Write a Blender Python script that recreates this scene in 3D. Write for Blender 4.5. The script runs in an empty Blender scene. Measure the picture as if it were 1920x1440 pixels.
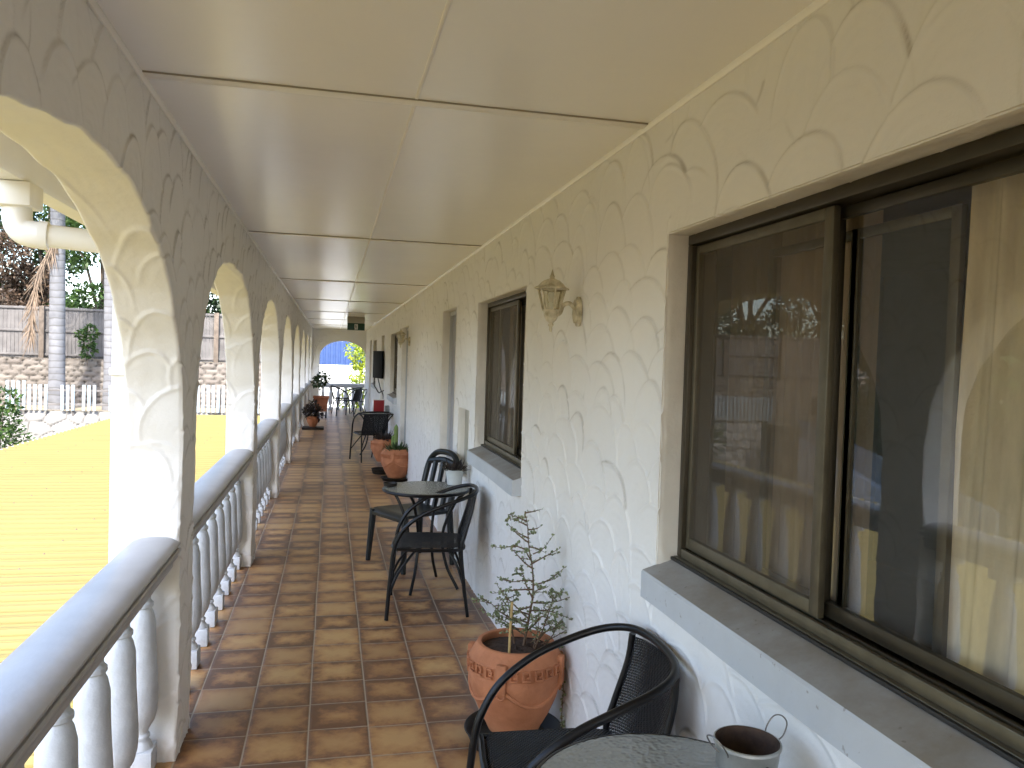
import bpy, bmesh, math, random
import numpy as np
from mathutils import Vector, Matrix
R = math.radians
scene = bpy.context.scene
col = scene.collection
random.seed(7); rng = np.random.default_rng(11)

# ------------------------------------------------------------------ camera
CAM_Z = 1.60
yaw, pitch, roll, fpx = .2262, .0285, .0308, 1478.0
fw = Vector((math.sin(yaw), math.cos(yaw), 0)); rt = Vector((math.cos(yaw), -math.sin(yaw), 0)); up = Vector((0, 0, 1))
f2 = fw*math.cos(pitch) - up*math.sin(pitch); u2 = up*math.cos(pitch) + fw*math.sin(pitch)
r3 = rt*math.cos(roll) + u2*math.sin(roll); u3 = u2*math.cos(roll) - rt*math.sin(roll)
cam = bpy.data.cameras.new('camera'); cam.sensor_width = 36; cam.lens = 36*fpx/1920
cam.clip_start = .02; cam.clip_end = 3000
camo = bpy.data.objects.new('camera', cam); col.objects.link(camo)
camo.matrix_world = Matrix(((r3.x, u3.x, -f2.x, 0), (r3.y, u3.y, -f2.y, 0), (r3.z, u3.z, -f2.z, CAM_Z), (0, 0, 0, 1)))
scene.camera = camo

# ------------------------------------------------------------------ sky, sun, exposure
SUN_EL, SUN_AZ = 52, 192            # azimuth clockwise from +Y (corridor direction): the sun is behind the camera, a little left
w = bpy.data.worlds.new('World'); scene.world = w; w.use_nodes = True
nt = w.node_tree; bg = nt.nodes['Background']
sky = nt.nodes.new('ShaderNodeTexSky'); sky.sky_type = 'NISHITA'; sky.sun_disc = False
sky.sun_elevation = R(SUN_EL); sky.sun_rotation = R(SUN_AZ); sky.air_density = 1.0; sky.dust_density = 2.0; sky.ozone_density = 1.0
nt.links.new(sky.outputs[0], bg.inputs[0]); bg.inputs[1].default_value = .15
sl = bpy.data.lights.new('sun', 'SUN'); sl.energy = 2.0; sl.angle = R(.5); sl.color = (1, .95, .86)
so = bpy.data.objects.new('sun', sl); col.objects.link(so)
sd = Vector((math.sin(R(SUN_AZ))*math.cos(R(SUN_EL)), math.cos(R(SUN_AZ))*math.cos(R(SUN_EL)), math.sin(R(SUN_EL))))
so.rotation_euler = sd.to_track_quat('Z', 'Y').to_euler(); so.location = (0, -10, 20)
scene.view_settings.view_transform = 'Standard'; scene.view_settings.look = 'None'
scene.view_settings.exposure = 2.7; scene.view_settings.gamma = 1
scene.cycles.max_bounces = 16; scene.cycles.diffuse_bounces = 12; scene.cycles.glossy_bounces = 4
scene.cycles.transparent_max_bounces = 16; scene.cycles.caustics_reflective = False; scene.cycles.caustics_refractive = False

# ------------------------------------------------------------------ dimensions (metres; X right, Y along the walk, Z up)
XR, XL, XO = 1.002, -.553, -.750
ZC = 2.39
PITCH, YC0 = 2.93, 1.92             # arches
YB, YE = -5.4, 23.80                # back and far ends of the walk

# ------------------------------------------------------------------ materials
def new_mat(name):
    m = bpy.data.materials.new(name); m.use_nodes = True
    return m, m.node_tree, m.node_tree.nodes['Principled BSDF']
def N(t, typ, **kw):
    n = t.nodes.new(typ)
    for k, v in kw.items(): setattr(n, k, v)
    return n
def L(t, a, b): t.links.new(a, b)
def math_(t, op, a, b=None, clamp=False):
    n = N(t, 'ShaderNodeMath', operation=op); n.use_clamp = clamp
    for i, v in enumerate((a, b)):
        if v is None: continue
        if isinstance(v, (int, float)): n.inputs[i].default_value = v
        else: L(t, v, n.inputs[i])
    return n.outputs[0]
def mixc(t, fac, a, b, mode='MIX'):
    n = N(t, 'ShaderNodeMix', data_type='RGBA', blend_type=mode)
    for i, v in ((0, fac), (6, a), (7, b)):
        if isinstance(v, (int, float)): n.inputs[i].default_value = v
        elif isinstance(v, tuple): n.inputs[i].default_value = v if len(v) == 4 else (*v, 1)
        else: L(t, v, n.inputs[i])
    return n.outputs[2]
def ramp(t, fac, stops):
    n = N(t, 'ShaderNodeValToRGB'); L(t, fac, n.inputs[0])
    e = n.color_ramp.elements
    while len(e) < len(stops): e.new(.5)
    for i, (p, c) in enumerate(stops):
        e[i].position = p; e[i].color = c if len(c) == 4 else (*c, 1)
    return n.outputs[0]
def coords(t, kind='Object', scale=None):
    tc = N(t, 'ShaderNodeTexCoord')
    if scale is None: return tc.outputs[kind]
    mp = N(t, 'ShaderNodeMapping'); mp.inputs['Scale'].default_value = scale; L(t, tc.outputs[kind], mp.inputs[0]); return mp.outputs[0]
def noise(t, vec, sc, det=3, rough=.55, out=0):
    n = N(t, 'ShaderNodeTexNoise'); n.inputs['Scale'].default_value = sc; n.inputs['Detail'].default_value = det; n.inputs['Roughness'].default_value = rough
    if vec is not None: L(t, vec, n.inputs['Vector'])
    return n.outputs[out]
def bump(t, b, height, strength, dist):
    n = N(t, 'ShaderNodeBump'); n.inputs['Strength'].default_value = strength; n.inputs['Distance'].default_value = dist
    L(t, height, n.inputs['Height']); L(t, n.outputs[0], b.inputs['Normal']); return n
def paint(name, c, rough=.5, var=.12, sc=6, bmp=.0, bsc=60, metal=0, spec=.5, c2=None):
    m, t, b = new_mat(name)
    v = coords(t)
    f = noise(t, v, sc, 5)
    lo = tuple(x*(1-var) for x in c) if c2 is None else c2
    hi = tuple(min(1, x*(1+var*.6)) for x in c)
    cc = ramp(t, f, [(.3, lo), (.7, hi)])
    L(t, cc, b.inputs['Base Color'])
    b.inputs['Roughness'].default_value = rough; b.inputs['Metallic'].default_value = metal
    b.inputs['Specular IOR Level'].default_value = spec
    if bmp: bump(t, b, noise(t, v, bsc, 4), bmp, .01)
    return m

def stucco_mat(name, base, dark):
    m, t, b = new_mat(name)
    v = coords(t)
    f = noise(t, v, 1.7, 5)
    c = ramp(t, f, [(.3, tuple(x*.94 for x in base)), (.7, base)])
    # dust that has settled on the trowel ridges and hairline cracks
    at = N(t, 'ShaderNodeAttribute', attribute_name='grime_shade')
    patch = math_(t, 'MULTIPLY', at.outputs['Fac'], ramp(t, noise(t, v, 3.1, 3), [(.32, (.4,)*3), (.56, (1,)*3)]))
    c = mixc(t, patch, c, dark)
    L(t, c, b.inputs['Base Color']); b.inputs['Roughness'].default_value = .62; b.inputs['Specular IOR Level'].default_value = .35
    n1 = math_(t, 'ADD', noise(t, v, 34, 5, .65), math_(t, 'MULTIPLY', noise(t, coords(t, 'Object', (1, 1, 2.2)), 9, 4), 1.5))
    bump(t, b, n1, .32, .005)
    return m

M = {}
M['stucco'] = stucco_mat('stucco', (.80, .79, .77), (.17, .135, .09))
M['plaster'] = paint('plaster', (.76, .73, .67), .65, .10, 5, .25, 45)
M['ceiling'] = paint('ceiling_gloss_paint', (.90, .885, .86), .25, .03, 1.2, .10, 5)
M['strip'] = paint('ceiling_strip', (.84, .81, .76), .45, .05)
M['strip_dark'] = paint('ceiling_strip_grey', (.30, .26, .20), .55, .1)
M['rail'] = paint('grey_rail_paint', (.43, .44, .465), .36, .14, 5, .12, 26)
M['baluster'] = paint('grey_baluster_paint', (.52, .56, .61), .5, .13, 14, .25, 45)
M['sill'] = paint('sill_paint', (.54, .57, .60), .55, .16, 4, .12, 40, c2=(.42, .42, .41))
M['bronze'] = paint('bronze_aluminium', (.058, .048, .032), .38, .15, 12, metal=.45)
M['bronze_light'] = paint('worn_bronze_track', (.115, .10, .068), .4, .2, 20, metal=.4)
M['rubber'] = paint('black_rubber', (.015, .014, .013), .6, .1)
M['black_metal'] = paint('black_metal', (.005, .005, .006), .34, .2, 20, spec=.32)
M['black_plastic'] = paint('dark_green_plastic', (.012, .015, .016), .36, .15, 10, spec=.35)
M['door'] = paint('lilac_grey_door', (.36, .37, .42), .5, .06)
M['door_frame'] = paint('door_frame_paint', (.46, .47, .48), .5, .06)
M['lamp_cream'] = paint('tarnished_cream_metal', (.60, .55, .42), .5, .35, 30, .2, 60, c2=(.30, .26, .16))
M['terracotta'] = paint('terracotta', (.50, .205, .095), .8, .14, 9, .3, 70, c2=(.36, .135, .058))
M['terra_dark'] = paint('weathered_terracotta', (.30, .105, .05), .8, .3, 6, .2, 70)
M['black_pot'] = paint('black_saucer_plastic', (.022, .017, .013), .5, .3, 10, spec=.3)
M['soil'] = paint('dark_soil', (.055, .032, .02), .95, .5, 40, .8, 60)
M['cane'] = paint('bamboo_cane', (.48, .33, .13), .6, .2, 30)
M['stem'] = paint('brown_stem', (.13, .075, .04), .7, .3, 30)
M['galv'] = paint('galvanised_steel', (.52, .54, .54), .38, .3, 14, .05, 40, metal=.75, c2=(.36, .38, .37))
M['rust'] = paint('rusty_inside', (.06, .034, .022), .85, .5, 30, .3, 50)
M['wire'] = paint('steel_wire', (.22, .21, .2), .4, .2, metal=.8)
M['white_paint'] = paint('white_gutter_paint', (.76, .75, .72), .45, .08, 3)
M['soffit'] = paint('cream_soffit', (.78, .70, .52), .55, .06)
M['slab'] = paint('slab_edge', (.55, .52, .47), .8, .15)
M['black_gloss'] = paint('black_screen', (.004, .004, .005), .6, .1, spec=.06)
M['red'] = paint('red_board', (.24, .006, .008), .5, .1)
M['white_card'] = paint('white_edge', (.75, .73, .72), .5, .05)
M['sign_green'] = paint('dark_green_sign', (.006, .055, .036), .4, .1)
M['sign_box'] = paint('sign_box_grey', (.36, .34, .28), .5, .08)
M['white_pot'] = paint('white_ceramic', (.62, .63, .60), .35, .1, 12)
M['room'] = paint('room_wall', (.26, .26, .23), .8, .1)
M['picket'] = paint('pale_blue_pickets', (.28, .335, .37), .6, .16, 4)
M['paling'] = paint('weathered_palings', (.135, .125, .12), .85, .35, 2.0, .2, 30)
M['wall_white'] = paint('white_boundary_wall', (.72, .74, .74), .7, .06)
M['blue_wall'] = paint('blue_sheet_metal', (.03, .062, .175), .5, .12)
M['trunk'] = paint('bark', (.14, .11, .085), .9, .35, 5, .4, 30)
M['frond_dry'] = paint('dry_frond', (.17, .12, .08), .8, .35, 3)
M['ground'] = paint('dry_ground', (.20, .165, .11), .95, .3, .4, .3, 6)
M['curtain_brown'] = None

def sill_mat():
    m, t, b = new_mat('sill_paint')
    v = coords(t); g = N(t, 'ShaderNodeNewGeometry'); sp = N(t, 'ShaderNodeSeparateXYZ'); L(t, g.outputs['True Normal'], sp.inputs[0])
    c = ramp(t, noise(t, v, 5, 5), [(.3, (.44, .465, .495)), (.7, (.50, .525, .555))])
    dust = ramp(t, math_(t, 'ADD', noise(t, v, 3.5, 6, .65), 0), [(.32, (.45,)*3), (.6, (1,)*3)])
    c = mixc(t, math_(t, 'MULTIPLY', math_(t, 'GREATER_THAN', sp.outputs[2], .8), dust), c, (.25, .228, .195))
    spk = ramp(t, noise(t, v, 42, 2), [(.70, (0,)*3), (.74, (1,)*3)])
    c = mixc(t, math_(t, 'MULTIPLY', spk, .5), c, (.16, .13, .10))
    L(t, c, b.inputs['Base Color']); b.inputs['Roughness'].default_value = .6
    bump(t, b, noise(t, v, 40, 4), .15, .006)
    return m
M['sill'] = sill_mat()

def tile_mat():
    m, t, b = new_mat('quarry_tiles')
    g = N(t, 'ShaderNodeNewGeometry'); sp = N(t, 'ShaderNodeSeparateXYZ'); L(t, g.outputs['Position'], sp.inputs[0])
    wv = N(t, 'ShaderNodeTexNoise'); wv.inputs['Scale'].default_value = .9; L(t, g.outputs['Position'], wv.inputs['Vector'])
    wob = math_(t, 'MULTIPLY', math_(t, 'SUBTRACT', wv.outputs[0], .5), .012)
    u = math_(t, 'DIVIDE', math_(t, 'ADD', math_(t, 'ADD', sp.outputs[0], .5613+2.518), wob), .2518)
    cu = math_(t, 'FLOOR', u)
    jit = N(t, 'ShaderNodeTexWhiteNoise', noise_dimensions='1D'); L(t, cu, jit.inputs['W'])
    v0 = math_(t, 'ADD', math_(t, 'ADD', sp.outputs[1], 20.26-3.161+.0), math_(t, 'MULTIPLY', math_(t, 'SUBTRACT', jit.outputs[0], .5), .018))
    v = math_(t, 'DIVIDE', v0, .25325)
    cv = math_(t, 'FLOOR', v)
    fu = math_(t, 'SUBTRACT', u, cu); fv = math_(t, 'SUBTRACT', v, cv)
    eu = math_(t, 'MINIMUM', fu, math_(t, 'SUBTRACT', 1, fu)); ev = math_(t, 'MINIMUM', fv, math_(t, 'SUBTRACT', 1, fv))
    n1 = noise(t, g.outputs['Position'], 16, 5, .65)
    n2 = noise(t, g.outputs['Position'], 90, 3)
    cell = N(t, 'ShaderNodeCombineXYZ'); L(t, cu, cell.inputs[0]); L(t, cv, cell.inputs[1])
    wn = N(t, 'ShaderNodeTexWhiteNoise', noise_dimensions='3D'); L(t, cell.outputs[0], wn.inputs['Vector'])
    wn2 = N(t, 'ShaderNodeTexWhiteNoise', noise_dimensions='3D')
    o2 = N(t, 'ShaderNodeVectorMath', operation='ADD'); L(t, cell.outputs[0], o2.inputs[0]); o2.inputs[1].default_value = (7.3, 2.1, 5.5); L(t, o2.outputs[0], wn2.inputs['Vector'])
    # flashed glaze: dark rim, ochre heart, each tile its own amount
    edge = math_(t, 'MINIMUM', math_(t, 'MULTIPLY', eu, 1.3), ev)
    heart = math_(t, 'ADD', math_(t, 'MULTIPLY', edge, 2.0), math_(t, 'MULTIPLY', math_(t, 'SUBTRACT', n1, .5), 1.5))
    heart = math_(t, 'ADD', heart, math_(t, 'MULTIPLY', math_(t, 'SUBTRACT', wn.outputs[0], .5), .75))
    c = ramp(t, heart, [(.0, (.125, .060, .032)), (.24, (.29, .142, .062)), (.52, (.46, .252, .098)), (.95, (.57, .350, .145))])
    c = mixc(t, math_(t, 'MULTIPLY', wn2.outputs[0], .45), c, (.20, .095, .052))
    c = mixc(t, math_(t, 'MULTIPLY', n2, .18), c, (.30, .20, .11))
    mu = math_(t, 'SUBTRACT', 1, math_(t, 'MULTIPLY', math_(t, 'SUBTRACT', eu, .008), 90, True), True)
    mv = math_(t, 'SUBTRACT', 1, math_(t, 'MULTIPLY', math_(t, 'SUBTRACT', ev, .008), 90, True), True)
    gr = math_(t, 'MAXIMUM', mu, mv)
    c = mixc(t, gr, c, mixc(t, n1, (.27, .21, .145), (.42, .34, .245)))
    L(t, c, b.inputs['Base Color'])
    rr = math_(t, 'ADD', .30, math_(t, 'MULTIPLY', n1, .22)); rr = math_(t, 'ADD', rr, math_(t, 'MULTIPLY', gr, .35))
    L(t, rr, b.inputs['Roughness']); b.inputs['Specular IOR Level'].default_value = .5
    h = math_(t, 'SUBTRACT', math_(t, 'ADD', math_(t, 'MULTIPLY', math_(t, 'MINIMUM', math_(t, 'MULTIPLY', edge, 14), 1), 1), math_(t, 'MULTIPLY', n1, .35)), math_(t, 'MULTIPLY', gr, .8))
    bump(t, b, h, .35, .004)
    return m
M['tile'] = tile_mat()

def glass_mat(name, tint, ior):
    m = bpy.data.materials.new(name); m.use_nodes = True; t = m.node_tree; t.nodes.clear()
    out = N(t, 'ShaderNodeOutputMaterial'); mix = N(t, 'ShaderNodeMixShader'); tr = N(t, 'ShaderNodeBsdfTransparent'); gl = N(t, 'ShaderNodeBsdfGlossy')
    lw = N(t, 'ShaderNodeLayerWeight'); lw.inputs['Blend'].default_value = .5
    f0 = ((ior-1)/(ior+1))**2; fres = math_(t, 'ADD', f0, math_(t, 'MULTIPLY', math_(t, 'POWER', lw.outputs['Facing'], 4.2), 1-f0))
    tr.inputs[0].default_value = (*tint, 1); gl.inputs['Roughness'].default_value = .004; gl.inputs[0].default_value = (.96, .97, .97, 1)
    nb = N(t, 'ShaderNodeBump'); nb.inputs['Strength'].default_value = .06; nb.inputs['Distance'].default_value = .01
    L(t, noise(t, coords(t), 2.2, 1), nb.inputs['Height']); L(t, nb.outputs[0], gl.inputs['Normal'])
    L(t, fres, mix.inputs[0]); L(t, tr.outputs[0], mix.inputs[1]); L(t, gl.outputs[0], mix.inputs[2]); L(t, mix.outputs[0], out.inputs[0])
    return m
M['glass'] = glass_mat('window_glass', (.92, .92, .90), 1.78)
M['lamp_glass'] = glass_mat('lamp_glass', (.85, .82, .72), 1.5)

def table_glass():
    m, t, b = new_mat('pebbled_table_glass')
    v = coords(t)
    vo = N(t, 'ShaderNodeTexVoronoi', feature='SMOOTH_F1'); vo.inputs['Scale'].default_value = 75; vo.inputs['Smoothness'].default_value = .6
    L(t, v, vo.inputs['Vector'])
    b.inputs['Base Color'].default_value = (.30, .31, .28, 1); b.inputs['Roughness'].default_value = .16
    b.inputs['Specular IOR Level'].default_value = .9; b.inputs['Alpha'].default_value = .85
    bump(t, b, vo.outputs[0], .55, .006)
    return m
M['table_glass'] = table_glass()

def wicker_mat():
    m, t, b = new_mat('black_wicker')
    g = coords(t)
    sp = N(t, 'ShaderNodeSeparateXYZ'); L(t, g, sp.inputs[0])
    k = 2*math.pi/.013
    sx = math_(t, 'SINE', math_(t, 'MULTIPLY', sp.outputs[0], k))
    yy = math_(t, 'ADD', sp.outputs[1], sp.outputs[2])
    sy = math_(t, 'SINE', math_(t, 'MULTIPLY', yy, k))
    h = math_(t, 'MULTIPLY', sx, sy)
    mx = math_(t, 'MAXIMUM', math_(t, 'ABSOLUTE', sx), math_(t, 'ABSOLUTE', sy))
    b.inputs['Base Color'].default_value = (.006, .006, .007, 1); b.inputs['Roughness'].default_value = .42; b.inputs['Specular IOR Level'].default_value = .35
    hole = math_(t, 'GREATER_THAN', mx, .60)
    L(t, hole, b.inputs['Alpha'])
    bump(t, b, h, .8, .004)
    return m
M['wicker'] = wicker_mat()

def roof_mat():
    m, t, b = new_mat('yellow_roof_paint')
    v = coords(t)
    f = noise(t, coords(t, 'Object', (.35, 1.2, 1)), 1.4, 6)
    c = ramp(t, f, [(.25, (.160, .128, .036)), (.75, (.195, .158, .047))])
    st = noise(t, coords(t, 'Object', (.6, 9, 1)), 2.0, 5, .7)
    c = mixc(t, math_(t, 'MULTIPLY', ramp(t, st, [(.58, (0,)*3), (.75, (1,)*3)]), .35), c, (.12, .092, .03))
    sp = ramp(t, noise(t, v, 9, 2), [(.72, (0,)*3), (.76, (1,)*3)])
    c = mixc(t, math_(t, 'MULTIPLY', sp, .6), c, (.16, .11, .05))
    gt = N(t, 'ShaderNodeAttribute', attribute_name='grime_shade')
    c = mixc(t, math_(t, 'MULTIPLY', gt.outputs['Fac'], math_(t, 'ADD', .15, math_(t, 'MULTIPLY', st, .6))), c, (.09, .068, .022))  # rib shading put into the colour as dark lines
    L(t, c, b.inputs['Base Color']); b.inputs['Roughness'].default_value = .55
    return m
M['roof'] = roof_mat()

def leaf_mat(name, a, bcol, rough=.45, trans=.25):
    m, t, b = new_mat(name)
    g = N(t, 'ShaderNodeNewGeometry')
    c = ramp(t, g.outputs['Random Per Island'], [(0, a), (1, bcol)])
    L(t, c, b.inputs['Base Color']); b.inputs['Roughness'].default_value = rough
    b.inputs['Specular IOR Level'].default_value = .4
    if trans:
        out = t.nodes['Material Output']; tl = N(t, 'ShaderNodeBsdfTranslucent'); L(t, c, tl.inputs[0])
        mx = N(t, 'ShaderNodeMixShader'); mx.inputs[0].default_value = trans
        L(t, b.outputs[0], mx.inputs[1]); L(t, tl.outputs[0], mx.inputs[2]); L(t, mx.outputs[0], out.inputs[0])
    return m
M['leaf_jade'] = leaf_mat('jade_leaves', (.12, .165, .07), (.33, .36, .20))
M['leaf_dark'] = leaf_mat('dark_leaves', (.010, .024, .007), (.04, .075, .022))
M['leaf_mid'] = leaf_mat('green_leaves', (.02, .05, .010), (.065, .115, .025))
M['leaf_lime'] = leaf_mat('lime_leaves', (.20, .30, .015), (.48, .52, .06), trans=.4)
M['leaf_succ'] = leaf_mat('succulent_leaves', (.02, .045, .015), (.06, .11, .035), trans=.05)
M['leaf_purple'] = leaf_mat('purple_brown_leaves', (.018, .014, .016), (.06, .045, .035), trans=.05)
M['leaf_brown'] = leaf_mat('brown_leaves', (.035, .022, .014), (.13, .085, .055))
M['cactus'] = paint('cactus_green', (.19, .27, .07), .6, .25, 20)

def cloth_mat(name, c, thin):
    m, t, b = new_mat(name)
    v = coords(t, 'Object', (1, 1, .25))
    f = noise(t, v, 30, 4)
    cc = ramp(t, f, [(.3, tuple(x*.8 for x in c)), (.7, c)])
    L(t, cc, b.inputs['Base Color']); b.inputs['Roughness'].default_value = .85
    out = t.nodes['Material Output']; tl = N(t, 'ShaderNodeBsdfTranslucent'); L(t, cc, tl.inputs[0])
    mx = N(t, 'ShaderNodeMixShader'); mx.inputs[0].default_value = thin
    L(t, b.outputs[0], mx.inputs[1]); L(t, tl.outputs[0], mx.inputs[2]); L(t, mx.outputs[0], out.inputs[0])
    return m
M['curtain_brown'] = cloth_mat('brown_curtain', (.56, .42, .28), .3)
M['curtain_dark'] = cloth_mat('dark_brown_curtain', (.24, .18, .12), .2)
M['curtain_cream'] = cloth_mat('cream_curtain', (.80, .68, .47), .25)

def screen_mat():
    m, t, b = new_mat('insect_screen')
    b.inputs['Base Color'].default_value = (.13, .14, .14, 1); b.inputs['Roughness'].default_value = .8; b.inputs['Alpha'].default_value = .30
    return m
M['screen'] = screen_mat()
M['leaf_screen'] = M['screen'].copy(); M['leaf_screen'].name = 'brown_insect_screen'
_b = M['leaf_screen'].node_tree.nodes['Principled BSDF']; _b.inputs['Base Color'].default_value = (.10, .08, .055, 1); _b.inputs['Alpha'].default_value = .42

def stone_mat(name, light, dark, joint):
    m, t, b = new_mat(name)
    at = N(t, 'ShaderNodeAttribute', attribute_name='joint'); tone = N(t, 'ShaderNodeAttribute', attribute_name='tone')
    v = coords(t)
    c = mixc(t, tone.outputs['Fac'], light, dark)
    c = mixc(t, math_(t, 'MULTIPLY', noise(t, v, 7, 5), .5), c, tuple(x*.6 for x in light))
    c = mixc(t, at.outputs['Fac'], c, joint)
    L(t, c, b.inputs['Base Color']); b.inputs['Roughness'].default_value = .85
    bump(t, b, noise(t, v, 14, 4), .4, .03)
    return m
M['pitch_stone'] = stone_mat('pitched_stone', (.31, .30, .285), (.19, .185, .175), (.06, .055, .05))
M['block_stone'] = stone_mat('terrace_stone', (.20, .175, .15), (.12, .10, .085), (.05, .045, .04))

def palm_mat():
    m, t, b = new_mat('palm_trunk')
    v = coords(t)
    wv = N(t, 'ShaderNodeTexWave', wave_type='BANDS', bands_direction='Z'); wv.inputs['Scale'].default_value = 1.25; wv.inputs['Distortion'].default_value = 3.5; wv.inputs['Detail'].default_value = 2
    L(t, v, wv.inputs['Vector'])
    c = ramp(t, noise(t, v, 2.2, 5), [(.3, (.115, .115, .122)), (.7, (.19, .19, .20))])
    c = mixc(t, ramp(t, wv.outputs[0], [(.0, (.8,)*3), (.14, (0,)*3)]), c, (.085, .08, .075))
    L(t, c, b.inputs['Base Color']); b.inputs['Roughness'].default_value = .85
    bump(t, b, wv.outputs[0], .15, .03)
    return m
M['palm'] = palm_mat()

# ------------------------------------------------------------------ mesh helpers
def tag(o, label=None, cat=None, group=None, kind=None):
    if label: o['label'] = label
    if cat: o['category'] = cat; o['kind'] = 'thing'
    if group: o['group'] = group
    if kind: o['kind'] = kind
    return o
def empty(name, loc=(0, 0, 0), rz=0, label=None, cat=None, group=None):
    o = bpy.data.objects.new(name, None); col.objects.link(o); o.location = loc; o.rotation_euler = (0, 0, rz); o.empty_display_size = .1
    return tag(o, label, cat, group)
def link(name, me, mat, parent=None):
    o = bpy.data.objects.new(name, me); col.objects.link(o)
    for m in (mat if isinstance(mat, (list, tuple)) else [mat]): me.materials.append(m)
    if parent: o.parent = parent
    return o
def np_mesh(name, V, F, mat, parent=None, smooth=True, attrs=None):
    """V (n,3), F (m,4) -> one mesh object"""
    me = bpy.data.meshes.new(name); V = np.asarray(V, np.float32); F = np.asarray(F, np.int32)
    k = F.shape[1]
    me.vertices.add(len(V)); me.vertices.foreach_set('co', V.ravel())
    me.loops.add(F.size); me.loops.foreach_set('vertex_index', F.ravel())
    me.polygons.add(len(F)); me.polygons.foreach_set('loop_start', np.arange(0, F.size, k, dtype=np.int32))
    me.polygons.foreach_set('loop_total', np.full(len(F), k, np.int32))
    me.update(calc_edges=True)
    if smooth: me.polygons.foreach_set('use_smooth', np.ones(len(F), bool))
    for nm, arr in (attrs or {}).items():
        a = me.attributes.new(nm, 'FLOAT', 'POINT'); a.data.foreach_set('value', np.asarray(arr, np.float32).ravel())
    return link(name, me, mat, parent)
class Grids:
    """collects displaced grids into one mesh"""
    def __init__(s): s.V = []; s.F = []; s.A = []; s.n = 0
    def add(s, P, A=None, flip=False):
        n, m = P.shape[:2]; idx = np.arange(n*m).reshape(n, m) + s.n
        q = np.stack([idx[:-1, :-1], idx[1:, :-1], idx[1:, 1:], idx[:-1, 1:]], -1).reshape(-1, 4)
        if flip: q = q[:, ::-1]
        s.V.append(P.reshape(-1, 3)); s.F.append(q); s.n += n*m
        s.A.append(np.zeros(n*m) if A is None else A.ravel())
    def build(s, name, mat, parent=None, attr='grime_shade', smooth=True):
        return np_mesh(name, np.concatenate(s.V), np.concatenate(s.F), mat, parent, smooth, {attr: np.concatenate(s.A)})
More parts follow.
